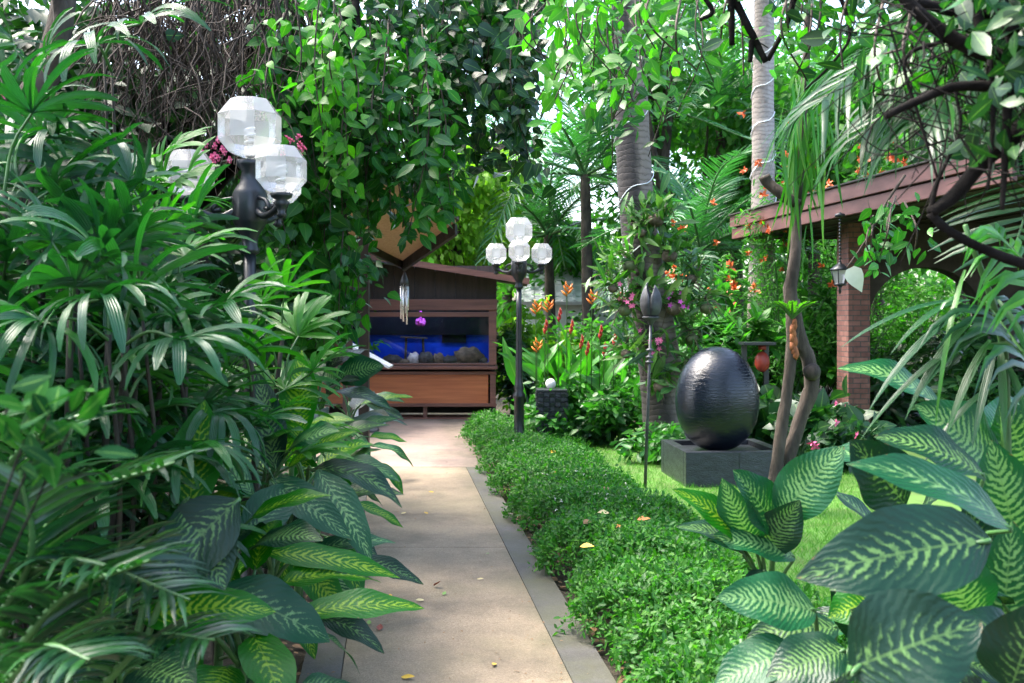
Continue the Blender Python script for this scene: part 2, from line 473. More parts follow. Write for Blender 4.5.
M['tank_back'] = plain('blue_backdrop', (.003, .05, .5), (.002, .015, .2), .7, scale=1.6, bstr=0, spec=.1)
M['tank_dark'] = plain('black_tank_board', (.003, .004, .008), (.002, .002, .004), .8, scale=3, bstr=0, spec=.1)
M['tank_light'] = mk_emit('aquarium_tube', (.45, .65, 1.0), 4.5)


# ------------------------------------------------------------------ mesh building
def np_mesh(name, V, F, mats, uv=None, mi=None, smooth=True):
    me = bpy.data.meshes.new(name)
    V = np.ascontiguousarray(V, dtype=np.float32)
    F = np.ascontiguousarray(F, dtype=np.int32)
    k = F.shape[1]
    me.vertices.add(len(V))
    me.vertices.foreach_set('co', V.ravel())
    me.loops.add(F.size)
    me.loops.foreach_set('vertex_index', F.ravel())
    me.polygons.add(len(F))
    me.polygons.foreach_set('loop_start', np.arange(len(F), dtype=np.int32) * k)
    me.polygons.foreach_set('loop_total', np.full(len(F), k, dtype=np.int32))
    if uv is not None:
        ul = me.uv_layers.new(name='UVMap')
        ul.data.foreach_set('uv', np.asarray(uv, np.float32)[F.ravel()].ravel())
    for m in (mats if isinstance(mats, (list, tuple)) else [mats]):
        me.materials.append(m)
    if mi is not None:
        me.polygons.foreach_set('material_index', np.asarray(mi, np.int32))
    me.polygons.foreach_set('use_smooth', np.full(len(F), smooth))
    me.update(calc_edges=True)
    return me


def world_of(o):
    v = Vector((0, 0, 0))
    while o is not None:
        v = v + o.location
        o = o.parent
    return v


def link(name, me, parent=None, loc=None):
    o = bpy.data.objects.new(name, me)
    COL.objects.link(o)
    if parent is not None:
        o.parent = parent
    if loc is not None:
        o.location = loc
    return o


def thing(name, label, cat, loc=(0, 0, 0), group=None):
    o = bpy.data.objects.new(name, None)
    o.empty_display_size = .2
    COL.objects.link(o)
    o.location = loc
    return tag(o, label, cat, group)


def tag(o, label, cat, group=None, kind=None):
    o['label'] = label
    o['category'] = cat
    if group:
        o['group'] = group
    if kind:
        o['kind'] = kind
    return o


def struct(o):
    o['kind'] = 'structure'
    return o


class MB:
    """collects pieces in world coordinates and links them as ONE mesh object"""
    def __init__(s):
        s.V, s.F, s.MI, s.SM, s.UV, s.n = [], [], [], [], [], 0

    def add(s, V, F, mi=0, smooth=True, uv=None):
        V = np.asarray(V, float)
        s.V.append(V)
        for f in F:
            s.F.append(tuple(int(i) + s.n for i in f))
            s.MI.append(mi)
            s.SM.append(smooth)
        s.UV.append(np.zeros((len(V), 2)) if uv is None else np.asarray(uv, float))
        s.n += len(V)
        return s

    def box(s, c, size, rz=0, mi=0, bevel=.0, rot=None):
        x, y, z = [d / 2 for d in size]
        if bevel <= 0:
            V = A([(sx * x, sy * y, sz * z) for sz in (-1, 1) for sy in (-1, 1) for sx in (-1, 1)])
            F = [(0, 2, 3, 1), (4, 5, 7, 6), (0, 1, 5, 4), (2, 6, 7, 3), (0, 4, 6, 2), (1, 3, 7, 5)]
        else:
            bm = bmesh.new()
            bmesh.ops.create_cube(bm, size=1)
            for v in bm.verts:
                v.co = Vector((v.co.x * size[0], v.co.y * size[1], v.co.z * size[2]))
            bmesh.ops.bevel(bm, geom=list(bm.edges), offset=bevel, segments=2, affect='EDGES', profile=.6)
            bm.verts.index_update()
            V = A([v.co[:] for v in bm.verts])
            F = [[v.index for v in f.verts] for f in bm.faces]
            bm.free()
        m = rot if rot is not None else Matrix.Rotation(rz, 3, 'Z')
        V = V @ np.array(m.to_3x3()).T + A(c)
        return s.add(V, F, mi, False)

    def tube(s, pts, rad, sides=8, mi=0, wob=0.0, cap=True):
        V, F = tube_geo(pts, rad, sides, wob, cap)
        return s.add(V, F, mi)

    def lathe(s, prof, c, sides=20, mi=0, smooth=True, tilt=None, phase=0):
        """prof: (radius, z) pairs"""
        a = np.arange(sides) * 2 * math.pi / sides + phase
        V = np.concatenate([np.stack([r * np.cos(a), r * np.sin(a), np.full(sides, z)], 1) for r, z in prof])
        F = []
        for i in range(len(prof) - 1):
            for j in range(sides):
                k = (j + 1) % sides
                F.append((i * sides + j, i * sides + k, (i + 1) * sides + k, (i + 1) * sides + j))
        F.append(tuple(range(sides))[::-1])
        F.append(tuple((len(prof) - 1) * sides + j for j in range(sides)))
        if tilt is not None:
            V = V @ np.array(tilt.to_3x3()).T
        return s.add(V + A(c), F, mi, smooth)

    def sphere(s, c, r, seg=12, rings=8, mi=0, nz=0.0, sc=(1, 1, 1)):
        prof = [(math.sin(math.pi * (i + .02) / (rings + .04)) * r, -math.cos(math.pi * (i + .02) / (rings + .04)) * r) for i in range(rings + 1)]
        n0 = s.n
        s.lathe(prof, (0, 0, 0), seg, mi)
        V = s.V[-1]
        V *= A(sc)
        if nz:
            d = V / r
            V *= (1 + nz * (np.sin(d[:, 0:1] * 7 + 1.3 * d[:, 2:3] * 5) + np.sin(d[:, 1:2] * 9 + 2) + .6 * np.sin(d[:, 2:3] * 13 + 5 * d[:, 0:1])))
        V += A(c)
        return s

    def prism(s, pts2, y0, y1, mi=0):
        """outline in x-z, given depth along y"""
        n = len(pts2)
        V = [(x, y0, z) for x, z in pts2] + [(x, y1, z) for x, z in pts2]
        F = [tuple(range(n)), tuple(range(2 * n - 1, n - 1, -1))]
        F += [(i, i + n, (i + 1) % n + n, (i + 1) % n) for i in range(n)]
        return s.add(V, F, mi, False)

    def build(s, name, mats, parent=None, loc=None):
        me = bpy.data.meshes.new(name)
        V = np.concatenate(s.V)
        off = A(world_of(parent)) if parent is not None else (A(loc) if loc is not None else np.zeros(3))
        V = V - off
        me.from_pydata(V.tolist(), [], s.F)
        for m in (mats if isinstance(mats, (list, tuple)) else [mats]):
            me.materials.append(m)
        me.polygons.foreach_set('material_index', np.array(s.MI, np.int32))
        me.polygons.foreach_set('use_smooth', np.array(s.SM, bool))
        uv = np.concatenate(s.UV)
        ul = me.uv_layers.new(name='UVMap')
        li = np.empty(len(me.loops), np.int32)
        me.loops.foreach_get('vertex_index', li)
        ul.data.foreach_set('uv', uv[li].astype(np.float32).ravel())
        bm = bmesh.new()
        bm.from_mesh(me)
        bmesh.ops.recalc_face_normals(bm, faces=bm.faces)
        bm.to_mesh(me)
        bm.free()
        me.update()
        return link(name, me, parent, loc if parent is None else None)


def smooth_path(pts, n=16):
    """Catmull-Rom through the points"""
    p = A([tuple(q) for q in pts])
    if len(p) < 3:
        t = np.linspace(0, 1, n)[:, None]
        return p[0] * (1 - t) + p[-1] * t
    q = np.vstack([2 * p[0] - p[1], p, 2 * p[-1] - p[-2]])
    out = []
    segs = len(p) - 1
    for u in np.linspace(0, segs - 1e-6, n):
        i = int(u)
        t = u - i
        a, b, c, d = q[i], q[i + 1], q[i + 2], q[i + 3]
        out.append(.5 * ((2 * b) + (c - a) * t + (2 * a - 5 * b + 4 * c - d) * t * t + (3 * b - a - 3 * c + d) * t ** 3))
    return np.array(out)


def tube_geo(pts, rad, sides=8, wob=0.0, cap=True):
    p = A([tuple(q) for q in pts])
    n = len(p)
    r = np.interp(np.linspace(0, 1, n), np.linspace(0, 1, len(rad)), rad) if hasattr(rad, '__len__') else np.full(n, float(rad))
    T = nrm(np.gradient(p, axis=0))
    ref = A((0, 0, 1)) if abs(T[0][2]) < .9 else A((1, 0, 0))
    X = nrm(np.cross(ref, T[0]))
    V = []
    a = np.arange(sides) * 2 * math.pi / sides
    for i in range(n):
        X = nrm(X - T[i] * np.dot(X, T[i]))
        Yv = np.cross(T[i], X)
        rr = r[i] * (1 + wob * rng.uniform(-1, 1, sides)) if wob else r[i]
        V.append(p[i] + (np.cos(a) * rr)[:, None] * X + (np.sin(a) * rr)[:, None] * Yv)
    V = np.concatenate(V)
    F = []
    for i in range(n - 1):
        for j in range(sides):
            k = (j + 1) % sides
            F.append((i * sides + j, i * sides + k, (i + 1) * sides + k, (i + 1) * sides + j))
    if cap:
        F.append(tuple(range(sides))[::-1])
        F.append(tuple((n - 1) * sides + j for j in range(sides)))
    return V, F


def leaf_tpl(rows=4, width=.5, prof=None, fold=.18, droop=.12, wave=0.0, stalk=0.0):
    """unit leaf: base at the origin, axis +Y, face +Z"""
    prof = prof or [(0, .06), (.15, .62), (.38, 1), (.62, .82), (.85, .38), (1, .03)]
    t = np.linspace(0, 1, rows + 1)
    w = np.interp(t, [a for a, b in prof], [b for a, b in prof]) * width / 2
    V, UV = [], []
    for i in range(rows + 1):
        for u in (-1, 0, 1):
            V.append((u * w[i], stalk + t[i] * (1 - stalk), fold * abs(u) * w[i] - droop * t[i] ** 2 + wave * math.sin(i * 2.2) * u * .06))
            UV.append((u * .5 + .5, t[i]))
    F = []
    for i in range(rows):
        for c in range(2):
            a = i * 3 + c
            F.append((a, a + 1, a + 4, a + 3))
    return A(V), np.array(F), A(UV)


OVAL = leaf_tpl(4, .52)
OVAL_LO = leaf_tpl(2, .55, prof=[(0, .05), (.5, 1), (1, .06)], fold=.25)
HEART = leaf_tpl(5, .72, prof=[(0, .45), (.12, .92), (.3, 1), (.55, .78), (.8, .36), (1, .02)], fold=.12, droop=.2)
LANCE = leaf_tpl(4, .2, prof=[(0, .1), (.2, .8), (.5, 1), (.8, .6), (1, .04)], fold=.2, droop=.35)
STRAP = leaf_tpl(5, .13, prof=[(0, .5), (.3, 1), (.6, .95), (.85, .6), (1, .05)], fold=.25, droop=.5)
SPOON = leaf_tpl(4, .36, prof=[(0, .12), (.3, .55), (.65, 1), (.88, .75), (1, .1)], fold=.2, droop=.2)
BLADE = leaf_tpl(2, .05, prof=[(0, 1), (.5, .8), (1, .05)], fold=.2, droop=.25)


def cloud_geo(tpl, pos, dirs, nors, size):
    tv, tf, tu = tpl
    pos, dirs, nors = A(pos), nrm(dirs), A(nors)
    size = np.broadcast_to(np.asarray(size, float), (len(pos),))
    Z = nors - dirs * np.sum(nors * dirs, 1, keepdims=True)
    Z = nrm(Z + 1e-5)
    X = np.cross(dirs, Z)
    V = (pos[:, None, :] + size[:, None, None] * (tv[None, :, 0:1] * X[:, None] + tv[None, :, 1:2] * dirs[:, None] + tv[None, :, 2:3] * Z[:, None]))
    n, k = len(pos), len(tv)
    F = (tf[None] + (np.arange(n) * k)[:, None, None]).reshape(-1, 4)
    return V.reshape(-1, 3), F, np.tile(tu, (n, 1))


def cloud(name, tpl, pos, dirs, nors, size, mat, parent=None, loc=None):
    V, F, U = cloud_geo(tpl, pos, dirs, nors, size)
    off = A(world_of(parent)) if parent is not None else (A(loc) if loc is not None else np.zeros(3))
    me = np_mesh(name, V - off, F, mat, U)
    return link(name, me, parent, loc if parent is None else None)


def rdir(n, up=0.0):
    d = rng.normal(size=(n, 3))
    d[:, 2] += up
    return nrm(d)


# ------------------------------------------------------------------ the setting
def path_x(Y, off):
    """x of a line along the path, off = metres right of its middle"""
    return -0.245 - .1206 * (Y - 4.37) + off


mb = MB()
mb.add([(-140, -20, -.03), (140, -20, -.03), (140, 260, -.03), (-140, 260, -.03)], [(0, 1, 2, 3)], smooth=False)
struct(mb.build('ground', M['soil']))


def strip(name, o0, o1, y0, y1, z, mat, thick=.05):
    mb = MB()
    V, F = [], []
    ys = np.linspace(y0, y1, 24)
    for y in ys:
        for o in (o0, o1):
            V.append((path_x(y, o), y, z))
        for o in (o0, o1):
            V.append((path_x(y, o), y, z - thick))
    for i in range(len(ys) - 1):
        a = i * 4
        F += [(a, a + 1, a + 5, a + 4), (a + 2, a, a + 4, a + 6), (a + 1, a + 3, a + 7, a + 5)]
    F += [(0, 2, 3, 1)]
    mb.add(V, F, smooth=False)
    return struct(mb.build(name, mat))


# the concrete is cast in bays with narrow open joints
for i, (ya, yb) in enumerate([(-2, 3.9), (3.908, 6.89), (6.898, 10.6)]):
    strip('path', -.505, .505, ya, yb, .012, M['path'])
strip('path_border', -.69, -.509, -2, 10.6, .014, M['border'])
strip('path_border', .509, .695, -2, 10.6, .014, M['border'])
mb = MB()
yj = 10.606
mb.box((-1.7, (yj + 15.62) / 2, -.0065), (3.4, 15.62 - yj, .04))
struct(mb.build('patio', M['patio']))

# lawn sheet and its grass
HEDGE_W = lambda Y: 1.02 + .35 * max(0, (Y - 9)) / 4
lawn = MB()
V, F = [], []
ys = np.linspace(3.0, 14.5, 14)
for y in ys:
    V += [(path_x(y, .7 + HEDGE_W(y) - .25), y, -.004), (9, y, -.004)]
F = [(2 * i, 2 * i + 1, 2 * i + 3, 2 * i + 2) for i in range(len(ys) - 1)]
lawn.add(V, F, smooth=False)
struct(lawn.build('lawn', M['lawn']))

n = 70000
gy = 4.6 + 9.4 * rng.random(n) ** 1.1
gx0 = path_x(gy, .7) + 1.0
gx = gx0 + (GX(905, gy) - gx0) * rng.random(n)
bare = np.sin(gx * 2.1 + 1) * np.sin(gy * 1.7) + rng.normal(0, .5, n)
keep = (bare < .95) & (gx > gx0)
gp = np.stack([gx, gy, np.full(n, -.006)], 1)[keep]
gd = rdir(len(gp)) * A((.8, .8, .3)) + A((0, 0, .75))
go = cloud('grass', BLADE, gp, gd, rdir(len(gp)), rng.uniform(.03, .075, len(gp)), M['grass'])
tag(go, 'short bright green lawn grass around the black egg fountain', 'grass', kind='stuff')

# ------------------------------------------------------------------ ground cover along the path (nobody could count it)
def cover_height(Y, u):
    prof = (1 - np.abs(2 * u - 1) ** 3.2) ** .6
    return prof * (.29 + .022 * np.sin(Y * 2.3 + u * 4) + .03 * np.sin(Y * 5.1 + 2 + 3 * u) + .015 * np.sin(Y * 13 + u * 9)) * (1 + .15 * np.clip((Y - 9) / 4, 0, 1)) * (1 - .6 * np.clip((Y - 9.5) / 2, 0, 1) * np.clip(u * 2.4 - .2, 0, 1))


n = 17000
cy = 3.0 + 10.9 * rng.random(n) ** 1.15
cu = rng.random(n)
w = np.vectorize(HEDGE_W)(cy) + .06 * np.sin(cy * 3.1) + .05 * np.sin(cy * 7.3 + 1)
cx = path_x(cy, .71 + .07 * np.sin(cy * 4.7) + .05 * np.sin(cy * 11)) + cu * w
cz = cover_height(cy, cu) * (1 - .55 * rng.random(n) ** 2.2) + .02 + .05 * rng.random(n) ** 5
sp_n = nrm(np.stack([(cu - .5) * 1.6, -.25 * np.ones(n), .8 + 0 * cu], 1) + rng.normal(0, .35, (n, 3)))
k = 8
pos = np.repeat(np.stack([cx, cy, cz], 1), k, 0) + rng.normal(0, .018, (n * k, 3))
ax = np.repeat(sp_n, k, 0) * .45 + rdir(n * k)
nor = np.repeat(sp_n, k, 0) + .3 * rdir(n * k)
co_ = cloud('ground_cover', leaf_tpl(3, .46, prof=[(0, .05), (.4, 1), (.75, .75), (1, .05)], fold=.22), pos, ax, nor, rng.uniform(.02, .047, n * k) * rng.uniform(.75, 1.25, n).repeat(k), M['cover'])
tag(co_, 'low bed of small glossy leaved ground cover along the right of the path', 'ground cover', kind='stuff')
# small white blossoms in the ground cover
n = 260
cy = 6.5 + 7 * rng.random(n)
cu = .15 + .7 * rng.random(n)
pos = np.stack([path_x(cy, .71) + cu * np.vectorize(HEDGE_W)(cy), cy, cover_height(cy, cu) + .03], 1)
pos = np.repeat(pos, 4, 0)
bl = cloud('ground_cover_blossom', OVAL_LO, pos, rdir(n * 4, .3), rdir(n * 4, 1), .016, M['white_fl'])
tag(bl, 'tiny white blossoms scattered over the ground cover bed', 'blossom', kind='stuff')

# leaf litter in the soil strip by the border
n = 500
ly = 3 + 7 * rng.random(n)
side = rng.random(n) < .5
lx = np.where(side, path_x(ly, .71 + .2 * rng.random(n)), path_x(ly, -.72 - .3 * rng.random(n)))
li = cloud('leaf_litter', OVAL, np.stack([lx, ly, np.full(n, -.012)], 1), rdir(n) * A((1, 1, .15)), rdir(n, 3), rng.uniform(.03, .09, n), M['leaf_brown'])
tag(li, 'brown dead leaf litter on the soil beside the path border', 'leaf litter', kind='stuff')


n = 420
ly = 3.6 + 9 * rng.random(n) ** 1.4
lo_ = np.where(rng.random(n) < .5, .5 - .3 * rng.random(n) ** 2.5, rng.uniform(-.62, .66, n))
lo_ = np.where(rng.random(n) < .3, -.66 + .3 * rng.random(n) ** 2, lo_)
li = cloud('path_debris', OVAL_LO, np.stack([path_x(ly, lo_), ly, np.full(n, .0175)], 1), rdir(n) * A((1, 1, .1)), rdir(n, 4), rng.uniform(.006, .022, n), M['leaf_brown'])
tag(li, 'tiny brown bits of leaf and twig scattered over the path', 'debris', kind='stuff')

# ------------------------------------------------------------------ street lamps
def globe_mesh(mbx, c, r):
    a = math.pi / 8
    prof = [(.30, -.93), (.66, -.80), (1.0, -.40), (1.0, .40), (.62, .90)]
    sides = 8
    n0 = mbx.n
    V = np.concatenate([np.stack([q * r * np.cos(np.arange(8) * math.pi / 4 + a), q * r * np.sin(np.arange(8) * math.pi / 4 + a), np.full(8, z * r)], 1) for q, z in prof]) + A(c)
    F, MI = [], []
    for i in range(len(prof) - 1):
        for j in range(8):
            kx = (j + 1) % 8
            F.append((i * 8 + j, i * 8 + kx, (i + 1) * 8 + kx, (i + 1) * 8 + j))
            MI.append(1 if (i + j) % 2 == 0 else 0)
    F.append(tuple(4 * 8 + j for j in range(8)))
    MI.append(1)
    for f, m_ in zip(F, MI):
        mbx.F.append(tuple(int(x) + mbx.n for x in f))
        mbx.MI.append(m_)
        mbx.SM.append(False)
    mbx.V.append(V)
    mbx.UV.append(np.zeros((len(V), 2)))
    mbx.n += len(V)


def lamp_post(loc, label, arms, ztop=2.69):
    t = thing('lamp_post', label, 'lamp post', loc, 'black garden lamp posts with glass globes')
    x, y, _ = loc
    m = MB()
    m.lathe([(.085, 0), (.085, .05), (.062, .08), (.06, .62), (.075, .64), (.075, .68), (.05, .72), (.062, .76), (.05, .8), (.042, .9), (.036, 1.4), (.034, 1.6), (.033, 1.95)], (x, y, 0), 20)
    m.build('post', M['black_iron'], t)
    zc = 2.05
    m = MB()
    m.lathe([(.034, zc - .1), (.052, zc - .09), (.052, zc - .07), (.042, zc - .05), (.045, zc - .0), (.088, zc + .07), (.094, zc + .09), (.096, zc + .23), (.085, zc + .255), (.055, zc + .3), (.045, zc + .36), (.07, zc + .39), (.075, zc + .42), (.02, zc + .42)], (x, y, 0), 20)
    m.build('lamp_head', M['black_iron'], t)

    def globe(cx, cy, cz, r, par):
        m = MB()
        globe_mesh(m, (cx, cy, cz), r)
        g = m.build('globe', [M['glass_milky'], M['glass_facet']], par)
        m = MB()
        m.lathe([(.02, cz - r * .95), (.03, cz - r * .9), (.03, cz - r * .62), (.025, cz - r * .6)], (cx, cy, 0), 12)
        m.build('bulb_socket', M['white_ball'], g)
        m = MB()
        hx = [(cx + .025 * math.cos(q), cy + .025 * math.sin(q), cz - r * .6 + .1 * i / 40) for i, q in enumerate(np.linspace(0, 6 * math.pi, 41))]
        m.tube(hx, .009, 6)
        m.build('bulb', M['white_ball'], g)
    globe(x, y, zc + .6, .172, t)
    for ang in arms:
        d = A((math.cos(R(ang)), math.sin(R(ang)), 0))
        m = MB()
        b = A((x, y, zc + .14))
        m.tube(smooth_path([b + d * .07, b + d * .15 + A((0, 0, -.035)), b + d * .24 + A((0, 0, -.02)), b + d * .305 + A((0, 0, .01))], 12), [.026, .02, .018, .022], 10)
        m.tube(smooth_path([b + d * .08 + A((0, 0, .07)), b + d * .16 + A((0, 0, .05)), b + d * .2 + A((0, 0, .0)), b + d * .155 + A((0, 0, .005))], 12), .012, 8)
        e = b + d * .32
        m.lathe([(.012, -.06), (.03, -.045), (.02, -.03), (.028, 0), (.045, .02), (.028, .035), (.055, .05), (.06, .07), (.02, .07)], e, 16)
        m.build('arm', M['black_iron'], t)
        globe(e[0], e[1], e[2] + .07 + .126, .134, t)
    return t


lamp_post((GX(250, 5.5), 5.5, 0), 'black lamp post with large glass globes beside the lady palms, nearer of the two', (315, 75, 195))
lamp_post((GX(519, 12.0), 12.0, 0), 'full length black lamp post standing in the ground cover beside the path', (270, 150, 30), 2.7)

# ------------------------------------------------------------------ aquarium pavilion
YB = 15.6
t = thing('aquarium_pavilion', 'brown wooden pavilion front with a built in aquarium window at the path end', 'pavilion', (GX(410, YB), YB, 0))
zb = lambda py: CAMZ - (py - HOR) / FPX * YB
xb = lambda px: GX(px, YB)
x0, x1 = xb(312), xb(496.5)
tx0 = xb(338)
m = MB()
m.box(((x0 + x1) / 2, YB + .25, zb(418) / 2 + .006), (x1 - x0 + .05, .5, zb(418)))
m.box((xb(425), YB + .07, .13), (.06, .1, .2))
m.build('base', M['wood_brown'], t)
m = MB()
m.box(((x0 + x1) / 2, YB + 1.2, 1.2), (x1 - x0 - .1, .06, 2.4))
m.box((x1 - .06, YB + .75, 1.2), (.06, .9, 2.4))
m.build('back_wall', M['wood_black'], t)
m = MB()
m.box(((x0 + x1 - .1) / 2, YB + .04, (zb(372) + zb(406)) / 2), (x1 - x0 - .16, .06, zb(372) - zb(406) - .05), bevel=.006)
m.build('lower_panel', M['wood_red'], t)
m = MB()
zc = (zb(372) + zb(406)) / 2
m.box(((x0 + x1) / 2, YB - .012, zb(405)), (x1 - x0, .05, .05), bevel=.006)
m.box(((x0 + x1) / 2, YB - .012, zb(373)), (x1 - x0, .05, .05), bevel=.006)
m.box((x1 - .055, YB - .012, zc), (.09, .052, zb(373) - zb(405) - .05), bevel=.006)
m.build('panel_frame', M['wood_brown'], t)
m = MB()
m.box(((x0 + x1) / 2, YB - .05, zb(367.5)), (x1 - x0 + .04, .16, .05), bevel=.01)
m.build('ledge', M['wood_brown'], t)
m = MB()
zt0, zt1 = zb(364), zb(317)
m.box((x1 - .06, YB, (zb(365) + zb(303)) / 2), (.12, .1, zb(303) - zb(365) - .002), bevel=.008)
m.box(((x0 + x1) / 2 - .06, YB - .003, zt1 + .04), (x1 - x0 - .12, .1, .075), bevel=.008)
m.box(((x0 + x1) / 2 - .06, YB - .003, zt0 - .005), (x1 - x0 - .12, .09, .035), bevel=.006)
m.box((tx0, YB - .003, (zt0 + zt1) / 2), (.09, .1, zt1 - zt0 - .02), bevel=.008)
m.build('tank_frame', M['wood_brown'], t)
m = MB()
m.box(((x0 + x1) / 2, YB - .02, (zb(301) + zb(311)) / 2 + .02), (x1 - x0 + .02, .13, zb(300) - zb(311)), bevel=.01)
m.build('lintel', M['wood_brown'], t)
m = MB()
nb = 9
for i in range(nb):
    wx = (x1 - x0) / nb
    m.box((x0 + wx * (i + .5), YB + .05 + .004 * (i % 2), (zb(300) + 2.42) / 2), (wx - .008, .04, 2.42 - zb(300)))
m.build('upper_wall', M['wood_dark'], t)
m = MB()
m.box(((tx0 + x1) / 2 - .03, YB + .6, (zt0 + zt1) / 2 - .0), (x1 - tx0 - .12, .02, zt1 - zt0 + .1))
bk = m.build('tank_backdrop', M['tank_back'], t)
m = MB()
m.box(((tx0 + x1) / 2, YB + .35, zt0 - .02), (x1 - tx0 - .1, .5, .05))
m.build('tank_floor', M['sand'], t)
m = MB()
m.box((xb(452), YB + .55, zb(330)), (xb(465) - xb(440), .03, zb(318) - zb(345)))
m.box((xb(475), YB + .57, zb(323)), (xb(490) - xb(455), .02, zb(316) - zb(331)))
m.box(((tx0 + x1) / 2 - .03, YB + .5, zt1 - .12), (x1 - tx0 - .14, .03, .34))  # dark board added to stand in for the tank's dim upper half
m.build('filter_and_shade_board', M['tank_dark'], t)
m = MB()
m.box(((tx0 + x1) / 2 - .03, YB + .12, zt1 + .16), (1.8, .05, .03))
m.build('tank_lamp', M['tank_light'], t)
m = MB()
m.box(((tx0 + x1) / 2 - .03, YB + .035, (zt0 + zt1) / 2), (x1 - tx0 - .14, .012, zt1 - zt0 - .03))
m.build('tank_glass', M['glass'], t)
# sloping roof: thin sheet over dark rafters, falling to the right
m = MB()
ra, rb_ = (xb(300), zb(248)), (xb(528), zb(283.5))
m.prism([(ra[0], ra[1]), (rb_[0], rb_[1]), (rb_[0], rb_[1] + .05), (ra[0], ra[1] + .05)], YB - .55, YB + 1.6)
rf = m.build('roof', M['roof_felt'], t)
m = MB()
m.prism([(ra[0], ra[1] - .03), (rb_[0] + .012, rb_[1] - .035), (rb_[0] + .012, rb_[1] + .058), (ra[0], ra[1] + .063)], YB - .59, YB - .553)
m.build('fascia', M['wood_brown'], rf)
# gap board between upper wall and roof
m = MB()
m.prism([(x0, 2.424), (x1, 2.10), (x1, 2.2), (x0, 2.6)], YB + .1, YB + .13)
m.build('gable_board', M['wood_dark'], t)

# rocks and corals lying in the tank
for (px, py, r, sc, mk, lab) in [
    (390, 357, .10, (1.2, .8, .7), 'coral_dark', 'dark rock at the left of the aquarium gravel'),
    (412, 352, .085, (.9, .8, 1), 'coral_pale', 'round pale coral in the middle of the aquarium'),
    (424, 354, .1, (1.1, .8, .9), 'coral_dark', 'dark rock right behind the round pale coral'),
    (437, 354, .08, (1, .8, 1), 'coral', 'small brown rock in the middle of the aquarium'),
    (449, 356, .09, (1.3, .8, .7), 'coral_dark', 'low dark rock right of the small brown aquarium rock'),
    (468, 353, .15, (1.25, .7, .85), 'coral', 'largest brown coral rock at the right of the aquarium'),
    (402, 358, .06, (1.6, .8, .6), 'coral', 'flat brown rock in front of the pale coral'),
    (481, 357, .07, (1, .8, .8), 'coral_dark', 'small dark rock in the right corner of the aquarium')]:
    m = MB()
    c = (xb(px), YB + .3, zt0 + r * sc[2] * .8 - .01)
    m.sphere(c, r * 1.25, 18, 12, 0, .09, sc)
    tag(m.build('coral_rock', M[mk], None, (c[0], c[1], zt0)), lab, 'aquarium rock', 'rocks and corals in the aquarium')
m = MB()
m.box((xb(412), YB + .33, zb(338)), (.42, .2, .02), rot=Matrix.Rotation(R(3), 3, 'Y'))
m.tube([(xb(404), YB + .33, zb(338)), (xb(403), YB + .33, zt0)], .02, 8)
m.tube([(xb(421), YB + .33, zb(338)), (xb(422), YB + .33, zt0)], .02, 8)
tag(m.build('rock_shelf', M['coral_dark'], None, (xb(412), YB + .33, zt0)), 'thin dark stone shelf on legs inside the aquarium', 'aquarium shelf')
# purple soft coral hanging at the top
m = MB()
for q in range(9):
    a = q * .7
    c = A((xb(419), YB + .3, zb(321)))
    m.sphere(c + A((.05 * math.cos(a), .03 * math.sin(a), -.02 + .03 * math.sin(2 * a))), .035, 8, 6, 0, .05)
m.tube([A((xb(419), YB + .3, zb(321))), A((xb(419), YB + .3, zt1 + .1))], .02, 6)
tag(m.build('hanging_coral', M['magenta_fl'], None, (xb(419), YB + .3, zb(321))), 'purple soft coral at the top of the aquarium', 'coral')

# nearer canopy roof corner: tan woven soffit and a dark verge beam
Cc, Rr, Ll = A(P(403, 268, 13.6)), A(P(456, 231, 11.2)), A(P(338, 236, 11.5))
Nn = Rr + Ll - Cc
t = thing('canopy_roof', 'raised canopy roof corner with tan woven underside and dark verge beam by the pavilion', 'canopy roof', (Ll[0], Ll[1], 0))


def slab(pts, up, th):
    pts = [A(p) + A((0, 0, up)) for p in pts]
    V = pts + [p + A((0, 0, th)) for p in pts]
    return V, [(0, 1, 2, 3), (7, 6, 5, 4), (0, 4, 5, 1), (1, 5, 6, 2), (2, 6, 7, 3), (3, 7, 4, 0)]


m = MB()
m.add(*slab([Cc, Rr, Nn, Ll], .09, .03), 0, False)
m.build('soffit', M['soffit_tan'], t)
m = MB()
e1, e2 = nrm(Rr - Cc) * .06, nrm(Ll - Cc) * .06
m.add(*slab([Cc - e1 - e2, Rr + e1 - e2, Nn + e1 + e2, Ll - e1 + e2], .122, .03), 0, False)
m.build('roof', M['roof_felt'], t)
m = MB()
m.add(*slab([Cc - e2 * .9, Rr - e2 * .9, Rr + e2 * .6, Cc + e2 * .6], -.04, .129), 0, False)
m.build('verge_beam', M['wood_black'], t)
m = MB()
m.add(*slab([Cc + e2 * .62 - e1 * .9, Ll - e1 * .9, Ll + e1 * .3, Cc + e2 * .62 + e1 * .3], -.01, .098), 0, False)
m.build('eave_beam', M['wood_black'], t)
for q_ in (Ll + A((.12, -.05, 0)), Nn + A((-.35, 1.0, 0))):
    zt_ = 2.5
    m = MB()
    m.box((q_[0], q_[1], zt_ / 2), (.1, .1, zt_))
    m.build('post', M['wood_dark'], t)

